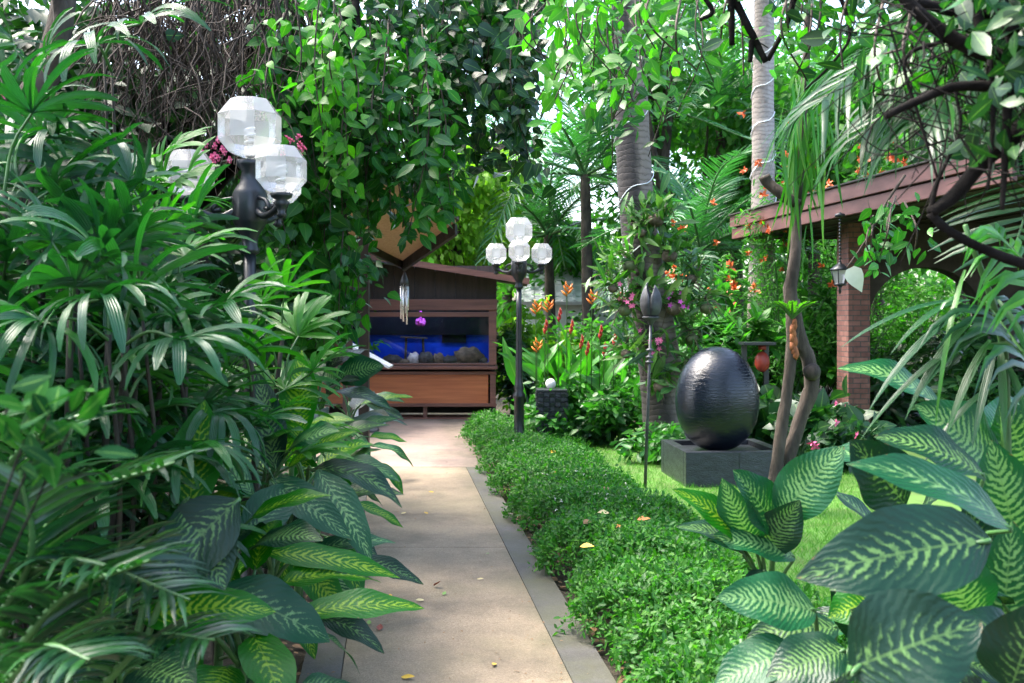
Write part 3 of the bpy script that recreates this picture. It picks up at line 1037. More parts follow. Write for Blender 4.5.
# wind chime
cx, cz = GX(404.5, 12.5), CAMZ - (273 - HOR) / FPX * 12.5
t = thing('wind_chime', 'silver tube wind chime hanging from the canopy roof corner', 'wind chime', (cx, 12.5, cz))
m = MB()
m.lathe([(.01, cz - .14), (.055, cz - .14), (.05, cz - .1), (.008, cz + .02)], (cx, 12.5, 0), 12)
m.build('cap', M['grey_iron'], t)
for q in range(6):
    an = q * math.pi / 3 + .3
    m = MB()
    px, py = cx + .045 * math.cos(an), 12.5 + .045 * math.sin(an)
    ln = .3 + .035 * q
    m.tube([(px, py, cz - .17), (px, py, cz - .17 - ln)], .011, 10)
    m.tube([(px, py, cz - .139), (px, py, cz - .171)], .002, 5)
    m.build('chime_tube', M['chime'], t)
m = MB()
m.tube([(cx, 12.5, cz - .139), (cx, 12.5, cz - .6)], .003, 5)
m.lathe([(.005, -.615), (.03, -.6), (.03, -.585), (.005, -.575)], (cx, 12.5, cz), 10)
m.build('striker', M['wood_dark'], t)

# slanted sign stand left of the pavilion and a cloth covered table
ys_ = 13.9
t = thing('lectern_stand', 'grey slanted board on a metal stand beside the pavilion', 'stand', (GX(367, ys_), ys_, 0))
m = MB()
p0, p1 = P(349, 344, ys_), P(391, 367, ys_)
ang = math.atan2(p0.z - p1.z, p1.x - p0.x)
m.box((p0 + p1) / 2, ((p1 - p0).length, .45, .035), rot=Matrix.Rotation(ang, 3, 'Y'), bevel=.006)
m.build('board', M['tile_pale'], t)
m = MB()
m.tube([(GX(366, ys_), ys_, .04), (GX(366, ys_), ys_, 1.02)], .022, 10)
m.build('pole', M['grey_iron'], t)
m = MB()
m.box((GX(367, ys_), ys_, .031), (.3, .3, .03), bevel=.006)
m.build('foot', M['grey_iron'], t)
ys_ = 14.6
tc = P(366, 388, ys_)
m = MB()
prof = []
sides = 36
V, F = [], []
for i, (rr, z) in enumerate([(.02, .48), (.2, .482), (.205, .47), (.22, .3), (.25, .1), (.262, .03)]):
    for j in range(sides):
        a_ = 2 * math.pi * j / sides
        r2 = rr * (1 + (.12 * math.sin(6 * a_) * min(1, max(0, i - 1) / 3)))
        V.append((tc.x + r2 * math.cos(a_), ys_ + r2 * math.sin(a_), z))
for i in range(5):
    for j in range(sides):
        kx = (j + 1) % sides
        F.append((i * sides + j, i * sides + kx, (i + 1) * sides + kx, (i + 1) * sides + j))
F.append(tuple(range(sides)))
m.add(V, F)
tag(m.build('tablecloth', M['cloth'], None, (tc.x, ys_, 0)), 'white cloth draped to the floor at the left of the pavilion', 'tablecloth')
m = MB()
m.lathe([(.19, .44), (.19, .47), (.02, .47)], (tc.x, ys_, 0), 20)
tbl = thing('small_table', 'small round table under the white cloth', 'table', (tc.x, ys_, 0))
m.build('table_top', M['wood_dark'], tbl)
m = MB()
m.lathe([(.14, .012), (.14, .03), (.03, .05), (.025, .44)], (tc.x, ys_, 0), 16)
m.build('pedestal', M['wood_dark'], tbl)

# ------------------------------------------------------------------ woven pedestal and its ball
yp = 12.5
xp = GX(551.5, yp)
t = thing('stone_pedestal', 'black block pedestal with woven relief in the ground cover', 'pedestal', (xp, yp, 0))
m = MB()
m.box((xp, yp, .345), (.34, .34, .69))
m.build('core', M['stone_black'], t)
m = MB()
rows, cols_ = 8, 5
for r_ in range(rows):
    for c_ in range(cols_):
        z = .2 + (r_ + .5) * .06
        u_ = (c_ + .5 - cols_ / 2) * .07
        odd = (r_ + c_) % 2
        d = .012 if odd else .004
        rotm = Matrix.Rotation(R(12 if odd else -6), 3, 'X')
        m.box((xp + u_, yp - .172 - d, z), (.064, .02 + d, .052), rot=rotm, bevel=.004)
        m.box((xp - .172 - d, yp + u_, z), (.02 + d, .064, .052), rot=Matrix.Rotation(R(12 if odd else -6), 3, 'Y'), bevel=.004)
        m.box((xp + .172 + d, yp + u_, z), (.02 + d, .064, .052), rot=Matrix.Rotation(R(-12 if odd else 6), 3, 'Y'), bevel=.004)
m.build('relief', M['stone_black'], t)
m = MB()
m.box((xp, yp, .7), (.385, .385, .022), bevel=.005)
m.build('cap', M['stone_black'], t)
m = MB()
m.sphere((xp - .01, yp, .711 + .062), .066, 20, 14)
tag(m.build('stone_ball', M['white_ball'], None, (xp - .01, yp, .711)), 'white ball on top of the black woven pedestal', 'ball')

# ------------------------------------------------------------------ torch with lotus bud
yt = 9.4
xt = GX(645, yt)
t = thing('garden_torch', 'tall thin metal torch with a closed lotus bud head', 'torch', (xt, yt, 0))
tp = P(651, 318, yt)
m = MB()
m.tube([(xt, yt, -.02), tuple(A((xt, yt, 0)) * .45 + A(tp) * .55), tuple(tp)], [.016, .015, .013], 10)
for py in (357, 362, 350):
    c = A((xt, yt, 0)) + (A(tp) - A((xt, yt, 0))) * ((487 - py) / (487 - 318))
    m.lathe([(.014, -.015), (.035, -.008), (.035, .008), (.014, .015)], c, 12)
m.build('pole', M['grey_iron'], t)
m = MB()
m.lathe([(.013, -.07), (.03, -.05), (.035, -.03), (.075, -.005), (.085, .01), (.07, .014), (.02, .014)], tp, 18)
m.build('cup', M['grey_iron'], t)
for q in range(4):
    an = q * math.pi / 2 + .55
    m = MB()
    V, F = [], []
    nu, nv = 6, 9
    for i in range(nv + 1):
        tt = i / nv
        rr = .118 * (math.sin(math.pi * (.16 + .66 * tt)) ** .8) * (1 - .25 * tt)
        z = .012 + .30 * tt + (.03 if q == 1 and tt > .5 else 0) * (tt - .5) * 2
        half = .82 * math.pi / 4 * (1.15 if tt < .55 else max(.03, 1.15 * (1 - ((tt - .55) / .45) ** 1.6)))
        for j in range(nu + 1):
            aa = an + half * (2 * j / nu - 1)
            V.append((tp.x + rr * math.cos(aa), tp.y + rr * math.sin(aa), tp.z + z))
    for i in range(nv):
        for j in range(nu):
            a_ = i * (nu + 1) + j
            F.append((a_, a_ + 1, a_ + nu + 2, a_ + nu + 1))
    m.add(V, F)
    po = m.build('petal', M['grey_iron'], t)
    sm_ = po.modifiers.new('thick', 'SOLIDIFY')
    sm_.thickness = .006

# ------------------------------------------------------------------ egg fountain
pc = A((GX(722, 9.95), 9.95, 0))
t = thing('fountain_plinth', 'low square black stone plinth basin on the lawn under the egg', 'plinth', tuple(pc))
m = MB()
rot6 = Matrix.Rotation(R(5), 3, 'Z')
S_ = 1.0
for (lx_, ly_, sx_, sy_) in [(0, -.45, 1.0, .1), (0, .45, 1.0, .1), (-.45, 0, .1, .798), (.45, 0, .1, .798)]:
    c = pc + A(rot6 @ Vector((lx_, ly_, .155)))
    m.box(c, (sx_, sy_, .35), rot=rot6, bevel=.006)
m.build('wall', M['stone_black'], t)
m = MB()
m.box(pc + A((0, 0, .13)), (.796, .796, .3), rot=rot6)
m.build('basin_floor', M['stone_black'], t)
m = MB()
for (lx_) in (-.001,):
    c = pc + A(rot6 @ Vector((.02, -.502, .155)))
    m.box(c, (.006, .004, .34), rot=rot6)
m.build('joint', M['black_iron'], t)
ec = pc + A((-.06, -.05, .285))
prof = []
H_ = 1.04
for i in range(33):
    tt = .055 + (1 - .055) * i / 32
    ph = math.pi * tt
    r_ = .415 * math.sin(ph) ** .92 * (1 - .10 * (tt - .42))
    prof.append((max(r_, .004), H_ * (1 - math.cos(ph)) / 2 - H_ * (1 - math.cos(math.pi * .055)) / 2))
m = MB()
m.lathe(prof, ec, 48)
tag(m.build('egg_fountain', M['egg'], None, tuple(ec)), 'large shiny black egg shaped stone fountain on a plinth', 'egg fountain')

# red lantern in dark frame behind the egg
yl = 12.6
xl = GX(757, yl)
t = thing('red_lantern_box', 'black post box with a round red lantern behind the egg', 'lantern', (xl, yl, 0))
m = MB()
zl = CAMZ - (342 - HOR) / FPX * yl
m.box((xl, yl, zl - .02), (.4, .34, .04), bevel=.008)
m.box((xl - .14, yl + .1, (zl - .04) / 2), (.06, .06, zl - .04))
m.box((xl + .14, yl + .1, (zl - .04) / 2), (.06, .06, zl - .04))
m.box((xl, yl, zl - .6), (.38, .3, .04), bevel=.008)
m.box((xl, yl + .14, (zl - .6) / 2), (.3, .05, zl - .6))
m.build('frame', M['black_iron'], t)
m = MB()
m.sphere((xl + .06, yl - .02, zl - .25), .105, 16, 12, 0, 0, (.9, .9, 1.25))
m.lathe([(.05, zl - .1), (.05, zl - .04)], (xl + .06, yl - .02, 0), 10)
m.build('lantern_shade', M['red'], t)


# ------------------------------------------------------------------ brick pavilion on the right
YW = 13.0
t = thing('brick_pavilion', 'brick pavilion with an arched opening and pink brown fascia on the right', 'pavilion', (GX(852, YW), YW, 0))
cx0, cx1 = GX(848, YW), GX(870, YW)
zw = lambda py: CAMZ - (py - HOR) / FPX * YW
m = MB()
m.box(((cx0 + cx1) / 2, YW + .22, 1.42), (cx1 - cx0, .46, 2.85), bevel=.008)
m.build('column', M['brick'], t)
# arch wall right of the column
m = MB()
ox0, ox1 = cx1 + .015, cx1 + 1.5
rr = (ox1 - ox0) / 2
zs = zw(318)
mid = (ox0 + ox1) / 2
pts = [(cx1 + .004, zs), (cx1 + .004, 2.84), (cx1 + 4.2, 2.84), (cx1 + 4.2, 0), (ox1, 0), (ox1, zs)]
for i in range(1, 24):
    th = math.pi * i / 24
    pts.append((mid + rr * math.cos(th), zs + .9 * rr * math.sin(th)))
pts.append((ox0, zs))
m.prism(pts, YW + .05, YW + .36)
m.build('arch_wall', M['concrete_dark'], t)
# roof slab, soffit boards, two step fascia. left eave runs away from us
ea = A((3.43, 15.3))
eb = A((4.13, 10.9))
dirn = (eb - ea) / np.linalg.norm(eb - ea)
eb2 = ea + dirn * 6.6
rt = A((8.5, 0))
zr = 2.85
m = MB()
V = [(ea[0], ea[1], zr), (eb2[0], eb2[1], zr), (eb2[0] + 5, eb2[1], zr), (ea[0] + 6, ea[1], zr)]
V += [(a_, b_, zr + .05) for a_, b_, _ in V]
m.add(V, [(0, 1, 2, 3), (7, 6, 5, 4), (0, 4, 5, 1), (1, 5, 6, 2), (2, 6, 7, 3), (3, 7, 4, 0)], 0, False)
m.build('soffit', M['concrete_dark'], t)
m = MB()
for i in range(13):
    f0 = i / 13 * .97 + .01
    for a2, b2 in [(ea, eb2)]:
        p0 = A((ea[0] + .12 + f0 * 5.5, ea[1] - .03))
        p1 = A((eb2[0] + .12 + f0 * 4.6, eb2[1] + .03))
        d_ = (p1 - p0)
        ln = np.linalg.norm(d_)
        m.box(((p0[0] + p1[0]) / 2, (p0[1] + p1[1]) / 2, zr - .012), (.05, ln, .02), rz=math.atan2(-d_[0], d_[1]))
m.build('soffit_battens', M['wood_dark'], t)


def eave(name, p0, p1, z0, z1, th, off, mat, par):
    d = (p1 - p0)
    ln = np.linalg.norm(d)
    m = MB()
    nx = A((-d[1], d[0])) / ln
    c = (p0 + p1) / 2 + nx * off
    m.box((c[0], c[1], (z0 + z1) / 2), (th, ln, z1 - z0), rz=math.atan2(-d[0], d[1]), bevel=.008)
    return m.build(name, mat, par)


sgn = -1
# left eave (seen along its length)
eave('fascia', ea, eb2, zr - .04, zr + .12, .05, -.03, M['fascia'], t)
eave('fascia', ea, eb2, zr + .135, zr + .31, .07, -.05, M['fascia'], t)
eave('gutter_edge', ea, eb2, zr + .312, zr + .335, .12, -.06, M['wood_black'], t)
back = A((ea[0] + 6, ea[1]))
eave('fascia', back, ea, zr - .038, zr + .118, .05, -.03, M['fascia'], t)
eave('fascia', back, ea, zr + .133, zr + .308, .07, -.05, M['fascia'], t)
m = MB()
V = [(ea[0], ea[1], zr + .3), (eb2[0], eb2[1], zr + .3), (eb2[0] + 5, eb2[1], zr + .75), (ea[0] + 6, ea[1], zr + .75)]
V += [(a_, b_, c_ + .04) for a_, b_, c_ in V]
m.add(V, [(0, 1, 2, 3), (7, 6, 5, 4), (0, 4, 5, 1), (1, 5, 6, 2), (2, 6, 7, 3), (3, 7, 4, 0)], 0, False)
m.build('roof', M['roof_felt'], t)

# hanging lantern
yl = 11.7
lc = P(840, 275, yl)
t = thing('hanging_lantern', 'small black carriage lantern hanging on a chain under the pavilion roof', 'lantern', tuple(lc))
m = MB()
for i in range(15):
    z = lc.z + .16 + i * (zr - .02 - lc.z - .16) / 14.0
    m.lathe([(.006, -.018), (.014, -.008), (.014, .008), (.006, .018)], (lc.x, yl, z), 8)
m.lathe([(.06, -.05), (.06, -.02), (.01, -.0)], (lc.x, yl, zr - .01), 12)
m.build('chain', M['black_iron'], t)
m = MB()
m.lathe([(.012, .16), (.02, .14), (.05, .12), (.115, .07), (.12, .055), (.02, .055)], lc, 6)
m.lathe([(.02, -.13), (.07, -.125), (.075, -.1), (.02, -.1)], lc, 6)
m.lathe([(.006, -.22), (.02, -.19), (.01, -.16), (.03, -.13)], lc, 8)
for q in range(6):
    a_ = q * math.pi / 3
    m.tube([(lc.x + .07 * math.cos(a_), yl + .07 * math.sin(a_), lc.z - .1), (lc.x + .105 * math.cos(a_), yl + .105 * math.sin(a_), lc.z + .06)], .007, 6)
m.build('lantern_frame', M['black_iron'], t)
m = MB()
m.lathe([(.062, -.098), (.095, .053)], lc, 6, 0, False)
m.build('lantern_glass', M['glass_milky'], t)


# ------------------------------------------------------------------ plants: generators
def fan_mesh(seed, mat, nb=10, Lb=.34, wid=.042, spread=215, droop=.16, plen=.34):
    r = np.random.default_rng(seed)
    Vs, Fs, n0, MI = [], [], 0, []
    hub = A((0, plen, 0.06))
    # petiole
    V, F = tube_geo(smooth_path([(0, 0, 0), (0, plen * .5, .065), hub], 7), [.006, .004], 5)
    for f in F:
        if len(f) == 4:
            Fs.append(f)
            MI.append(1)
    Vs.append(V)
    n0 = len(V)
    UV = [np.zeros((len(V), 2))]
    for b in range(nb):
        a = R(-spread / 2 + spread * (b + .5) / nb + r.uniform(-6, 6))
        ll = Lb * r.uniform(.82, 1.1) * (1 - .12 * abs(a) / 2)
        w = wid * r.uniform(.65, 1.35) * (1.15 if abs(a) < 1 else .85)
        d0 = A((math.sin(a), math.cos(a), .25 + r.uniform(-.08, .18)))
        d0 /= np.linalg.norm(d0)
        rows = 7
        pts = [hub]
        d = d0.copy()
        dr = droop * r.uniform(.6, 1.5)
        for i in range(rows):
            d = d + A((0, 0, -dr * (.4 + .25 * i)))
            d /= np.linalg.norm(d)
            pts.append(pts[-1] + d * ll / rows)
        pts = np.array(pts)
        T = nrm(np.gradient(pts, axis=0))
        side = nrm(np.cross(T, A((0, 0, 1))))
        tw = r.uniform(-.5, .5)
        nor = np.cross(side, T)
        side = side * math.cos(tw) + nor * math.sin(tw)
        prof = np.interp(np.linspace(0, 1, rows + 1), [0, .25, .55, .85, 1], [.22, .75, 1, .85, .28]) * w / 2
        up = np.cross(side, T)
        V = np.stack([pts - side * prof[:, None] + up * prof[:, None] * .3, pts, pts + side * prof[:, None] + up * prof[:, None] * .3], 1).reshape(-1, 3)
        for i in range(rows):
            for c in range(2):
                q = n0 + i * 3 + c
                Fs.append((q, q + 1, q + 4, q + 3))
                MI.append(0)
        UV.append(np.tile(A([(0, 0), (.5, 0), (1, 0)]), (rows + 1, 1)))
        Vs.append(V)
        n0 += len(V)
    me = np_mesh('fan_leaf', np.concatenate(Vs), np.array(Fs), [mat, M['petiole']], np.concatenate(UV), MI)
    return me


FANS = [fan_mesh(s, M['rhapis'], nb=9 + s % 5, Lb=.29 + .02 * (s % 3), wid=.027, droop=.09 + .05 * (s % 4), spread=215 + 20 * (s % 3), plen=.26) for s in range(10)]
FANS_P = [fan_mesh(20 + s, M['rhapis_pale'], nb=9 + s % 3, Lb=.29, wid=.026, droop=.05 + .03 * s, spread=200, plen=.24) for s in range(4)]


def basis(d, nhint):
    y = Vector(d).normalized()
    z = Vector(nhint)
    z = (z - y * z.dot(y))
    if z.length < 1e-4:
        z = Vector((0, 0, 1)) - y * y.z
    z.normalize()
    x = y.cross(z)
    return Matrix((x, y, z)).transposed()


def fan_at(root, org, d, nh, me, s=1.0):
    o = link('fan_leaf', me, root)
    o.location = Vector(org) - root.location
    o.rotation_euler = basis(d, nh).to_euler()
    o.scale = (s, s, s)
    return o


def lady_palm(x, y, H, label, canes=4, nf=7, spread=.25, pale=.15, s=1.0, seed=0):
    r = random.Random(seed)
    t = thing('lady_palm', label, 'lady palm', (x, y, 0), 'lady palms on the left of the path')
    for c in range(canes):
        h = H * r.uniform(.8, 1.0) if c else H
        bx, by = x + r.uniform(-.12, .12), y + r.uniform(-.12, .12)
        tx, ty = bx + r.uniform(-spread, spread), by + r.uniform(-spread, spread)
        m = MB()
        pts = smooth_path([(bx, by, -.03), ((bx + tx) / 2 + r.uniform(-.03, .03), (by + ty) / 2, h * .5), (tx, ty, h)], 10)
        m.tube(pts, [.016, .013, .011], 7)
        m.build('cane', M['cane'], t)
        a0 = r.uniform(0, 6.28)
        for f in range(nf):
            fr = f / nf
            hz = h - .65 * fr * min(1, h / 1.6)
            u = hz / h
            pp = pts[min(9, int(u * 9))]
            an = a0 + f * 2.4 + r.uniform(-.3, .3)
            el = R(58 - 75 * fr + r.uniform(-14, 14))
            d = Vector((math.cos(an) * math.cos(el), math.sin(an) * math.cos(el), math.sin(el)))
            nh = Vector((0, 0, 1)) + Vector((math.cos(an), math.sin(an), 0)) * .5 * math.sin(el)
            lib = FANS_P if r.random() < pale else FANS
            fan_at(t, pp, d, nh, r.choice(lib), s * r.uniform(.85, 1.15))
    return t


def big_leaf(root, base, tip, width, arch, mat, nh=None, stem=None, wavy=.05, rows=12, fold=.22, name='leaf', twist=0.0, prof=None):
    """one long blade from base to tip, arched, with its stalk going down to the stem"""
    base, tip = A(base), A(tip)
    ax = tip - base
    ln = np.linalg.norm(ax)
    nh = A(nh) if nh is not None else A((0, -.55, .8))
    up = nrm(nh - nrm(ax) * np.dot(nh, nrm(ax)))
    ctrl = (base + tip) / 2 + up * arch * ln
    t = np.linspace(0, 1, rows + 1)[:, None]
    pts = base * (1 - t) ** 2 + 2 * ctrl * t * (1 - t) + tip * t ** 2
    T = nrm(np.gradient(pts, axis=0))
    side = nrm(np.cross(T, up))
    nor = np.cross(side, T)
    prof = prof or [(0, .08), (.06, .42), (.18, .8), (.36, 1), (.55, .95), (.75, .66), (.9, .32), (1, .02)]
    tt = t[:, 0]
    w = np.interp(tt, [a for a, b in prof], [b for a, b in prof]) * width / 2
    ph = rng.uniform(0, 6)
    V, UV = [], []
    us = (-1, -.55, 0, .55, 1)
    for i in range(rows + 1):
        tw = twist * tt[i]
        s_ = side[i] * math.cos(tw) + nor[i] * math.sin(tw)
        n_ = -side[i] * math.sin(tw) + nor[i] * math.cos(tw)
        for u in us:
            wz = wavy * width * (u * u) * math.sin(tt[i] * 13 + ph + u * 1.5)
            V.append(pts[i] + s_ * u * w[i] + n_ * (fold * (abs(u) - .35 * u * u) * w[i] + wz * min(1, w[i] / (width * .3))))
            UV.append((u * .5 + .5, tt[i]))
    F, MI = [], []
    for i in range(rows):
        for c in range(4):
            a = i * 5 + c
            F.append((a, a + 1, a + 6, a + 5))
            MI.append(0)
    if stem is not None:
        st = A(stem)
        mid = (st + base) / 2 + A((0, 0, .18 * np.linalg.norm(base - st)))
        pv, pf = tube_geo(smooth_path([st, mid, base - nor[0] * .004, pts[1] - nor[1] * .006], 10), [width * .045 + .003, width * .03 + .002, width * .02], 6)
        o0 = len(V)
        V = list(V) + list(pv)
        UV += [(0, 0)] * len(pv)
        for f in pf:
            if len(f) == 4:
                F.append(tuple(q + o0 for q in f))
                MI.append(1)
    me = np_mesh(name, A(V) - A(world_of(root)), np.array(F), [mat, M['petiole']], A(UV), MI)
    return link(name, me, root)


def dumb_cane(x, y, H, label, nl=9, Lf=.36, seed=0, mats=('dieff_dark', 'dieff_pale', 'dieff_lime'), lean=(0, 0), azc=None, azw=3.14):
    r = random.Random(seed)
    t = thing('dumb_cane', label, 'dumb cane plant', (x, y, 0), 'dumb cane plants with cream feathered leaves')
    m = MB()
    top = A((x + lean[0], y + lean[1], H))
    pts = smooth_path([(x, y, -.03), ((x + top[0]) / 2, (y + top[1]) / 2 - .02, H * .55), top], 9)
    m.tube(pts, [.02, .018, .013], 8)
    m.build('stem', M['petiole'], t)
    for i in range(nl):
        fr = i / max(1, nl - 1)
        an = (azc + r.uniform(-azw, azw)) if azc is not None else i * 2.4 + r.uniform(-.4, .4) + seed
        el = R(8 + 58 * fr + r.uniform(-10, 10))
        st = pts[min(8, int((.45 + .55 * fr) * 8))]
        pl = Lf * r.uniform(.45, .75)
        d = A((math.cos(an) * math.cos(el), math.sin(an) * math.cos(el), math.sin(el)))
        b = st + d * pl
        ll = Lf * r.uniform(.8, 1.2)
        el2 = el - R(r.uniform(25, 70))
        d2 = A((math.cos(an) * math.cos(el2), math.sin(an) * math.cos(el2), math.sin(el2)))
        tipp = b + d2 * ll
        u_ = r.random()
        mt = mats[0] if u_ < .36 else (mats[1] if u_ < .56 else mats[2])
        big_leaf(t, b, tipp, ll * r.uniform(.34, .5), r.uniform(.08, .26), M[mt], nh=(math.cos(an) * .5 + r.uniform(-.3, .3), math.sin(an) * .5 - .3, .8), stem=st, twist=r.uniform(-.4, .4))
    return t


def frond_geo(pts, ln, nl, sidev=None, droop=.4, wid=.03, alpha=40, lmin=.35, rows=4, one_side=0, r=None, vee=.25):
    """pinnate palm leaf along a rachis"""
    r = r or rng
    pts = A(pts)
    T = nrm(np.gradient(pts, axis=0))
    Vs, Fs, n0, MI = [], [], 0, []
    V, F = tube_geo(pts, [.012, .009, .003], 5)
    for f in F:
        if len(f) == 4:
            Fs.append(f)
            MI.append(1)
    Vs.append(V)
    n0 = len(V)
    Np = len(pts)
    for s in ((-1, 1) if not one_side else (one_side,)):
        for k_ in range(nl):
            u = .08 + .9 * (k_ + r.uniform(-.3, .3)) / nl
            fi = np.clip(u * (Np - 1), 0, Np - 1.001)
            i = int(fi)
            p = pts[i] + (pts[i + 1] - pts[i]) * (fi - i)
            tg = T[i]
            sv = A(sidev) if sidev is not None else nrm(np.cross(tg, A((0, 0, 1))))
            al = R(alpha + r.uniform(-8, 8))
            nv = nrm(np.cross(sv, tg))
            d = nrm(sv * s * math.sin(math.pi / 2 - al * .6) + tg * math.sin(al) + nv * vee)
            L_ = ln * (lmin + (1 - lmin) * math.sin(math.pi * min(1, .12 + u * .85)) ** .7) * r.uniform(.88, 1.1)
            q = [p]
            for j in range(rows):
                d = nrm(d + A((0, 0, -droop * (.25 + .3 * j) * r.uniform(.6, 1.3))))
                q.append(q[-1] + d * L_ / rows)
            q = np.array(q)
            tq = nrm(np.gradient(q, axis=0))
            ref = nrm(nv + .3 * r.normal(size=3))
            sd = nrm(np.cross(tq, ref))
            w = np.interp(np.linspace(0, 1, rows + 1), [0, .2, .6, 1], [.5, 1, .85, .05]) * wid / 2
            V = np.stack([q - sd * w[:, None], q + ref * .25 * w[:, None], q + sd * w[:, None]], 1).reshape(-1, 3)
            for j in range(rows):
                for c in range(2):
                    a = n0 + j * 3 + c
                    Fs.append((a, a + 1, a + 4, a + 3))
                    MI.append(0)
            Vs.append(V)
            n0 += len(V)
    return np.concatenate(Vs), np.array(Fs), MI


def frond(root, pts, ln, nl, mat, name='frond', **kw):
    V, F, MI = frond_geo(smooth_path(pts, 14), ln, nl, **kw)
    me = np_mesh(name, V - A(world_of(root)), F, [mat, M['petiole']], None, MI)
    return link(name, me, root)


# ------------------------------------------------------------------ left of the path: lady palms
LP = [(-2.3, 4.7, 2.65, 'tallest dark lady palm at the upper left edge of the photo', 4, 8, .1),
      (-2.0, 4.5, 2.5, 'tall lady palm left of the hanging dry vines', 4, 8, .05),
      (-1.88, 4.8, 1.98, 'bright green lady palm just left of the nearer lamp post', 4, 8, .55),
      (-1.95, 3.6, 2.05, 'dark glossy lady palm at the left edge below the tallest one', 5, 9, .12),
      (-1.5, 3.5, 1.86, 'large fanned dark lady palm in the middle of the left plants', 4, 9, .08),
      (-1.58, 4.2, 1.74, 'lady palm behind the large fanned one, mid green', 4, 8, .35),
      (-1.27, 4.6, 1.5, 'yellow green lady palm in front of the lamp post shaft', 4, 8, .75),
      (-1.38, 3.9, 1.5, 'low drooping dark lady palm above the dumb canes', 4, 7, .0),
      (-1.62, 3.6, 1.15, 'short bushy lady palm low in the left bed', 5, 9, .1),
      (-1.75, 2.9, 1.5, 'shaded lady palm low at the left edge', 4, 9, .03)]
for i, (x, y, H, lab, cn, nf, pale) in enumerate(LP):
    lady_palm(x, y, H, lab, cn, nf, .2, pale, 1.0, seed=30 + i)
lg = [o for o in bpy.data.objects if o.get('label', '').startswith('bright green lady palm')][0]
for (px, py, Y, d, k, s) in [(168, 168, 4.75, (.8, -.45, .1), 0, 1.05), (178, 196, 4.7, (.7, -.5, -.05), 1, 1.0), (150, 205, 4.6, (.3, -.7, .2), 2, 1.0), (185, 222, 4.6, (.7, -.5, 0), 3, 1.0), (176, 186, 4.85, (.35, -.25, .75), 0, 1.0), (200, 182, 4.9, (.5, -.3, .5), 1, .95)]:
    dv = Vector(d).normalized()
    org = P(px, py, Y) - dv * .25
    fan_at(lg, org, dv, Vector((0, -.5, .8)), FANS_P[k], s)
    m = MB()
    m.tube(smooth_path([(lg.location.x, lg.location.y - .1, 0), (org.x - .03, org.y, org.z * .6), tuple(org)], 8), [.012, .009, .005], 6)
    m.build('cane', M['cane'], lg)
lp = lady_palm(-1.45, 3.2, 1.62, 'nearest lady palm with big hanging fans facing the path', 2, 5, .1, .0, 1.05, seed=77)
for (px, py, Y, d, nh, k, s) in [
    (105, 322, 3.0, (.45, -.6, .1), (.3, -.5, .7), 3, 1.25), (182, 362, 3.1, (.6, -.4, -.1), (.4, -.4, .7), 6, 1.2),
    (85, 272, 3.1, (-.2, -.6, .35), (0, -.6, .8), 1, 1.2), (30, 342, 2.9, (-.3, -.7, 0), (0, -.7, .7), 7, 1.15),
    (100, 62, 3.9, (.2, -.8, -.1), (0, -.7, .6), 2, 1.2), (60, 150, 3.7, (.1, -.8, 0), (0, -.8, .6), 3, 1.1),
    (150, 40, 4.0, (.6, -.4, .05), (.2, -.5, .7), 5, 1.2), (235, 318, 3.6, (.7, -.3, .15), (.1, -.4, .8), 0, 1.1)]:
    hub = P(px, py, Y)
    dv = Vector(d).normalized()
    s *= .95
    org = hub - dv * .27 * s
    fan_at(lp, org, dv, Vector(nh), FANS[k], s)
    m = MB()
    m.tube(smooth_path([(lp.location.x, lp.location.y + .3, .0), (org.x, org.y + .1, org.z * .6), tuple(org)], 8), [.012, .009, .005], 6)
    m.build('cane', M['cane'], lp)

# ------------------------------------------------------------------ dumb canes left
DL = [(-1.0, 3.55, .42, 'large leaved dumb cane at the bottom beside the grey border', 9, .40),
      (-1.28, 3.15, .5, 'dark dumb cane under the nearest lady palm', 8, .42),
      (-1.05, 4.15, .62, 'dumb cane with yellow green leaf reaching over the path border', 10, .36),
      (-1.2, 4.6, .85, 'tall dumb cane with upright lime leaves under the yellow green lady palm', 10, .36),
      (-1.12, 5.15, .72, 'dumb cane with a big leaf arching over the path edge', 10, .38),
      (-1.3, 5.7, .95, 'tall pale dumb cane in the middle of the left bed', 10, .38),
      (-1.28, 6.5, .8, 'pale dumb cane behind the arching one', 10, .38),
      (-1.48, 7.3, 1.0, 'dumb cane under the leafy vine curtain', 10, .4),
      (-1.42, 8.4, .75, 'far dumb cane below the slanted board', 10, .4),
      (-1.4, 3.75, .72, 'dumb cane among the lady palm stems at the lower left', 10, .36),
      (-1.15, 3.85, .7, 'lime dumb cane crowding the path edge between its neighbours', 10, .34),
      (-1.5, 4.7, .95, 'dumb cane deep in the left bed with dark leaves', 10, .36),
      (-1.18, 5.5, .6, 'low dumb cane spilling over the path behind the arching leaf', 9, .34),
      (-1.62, 3.35, .6, 'dark dumb cane low at the left under the shaded lady palm', 10, .36),
      (-1.5, 3.0, .45, 'small dumb cane deep in the lower left corner', 9, .34),
      (-1.62, 9.6, .8, 'farthest dumb cane beside the white cloth', 9, .42)]
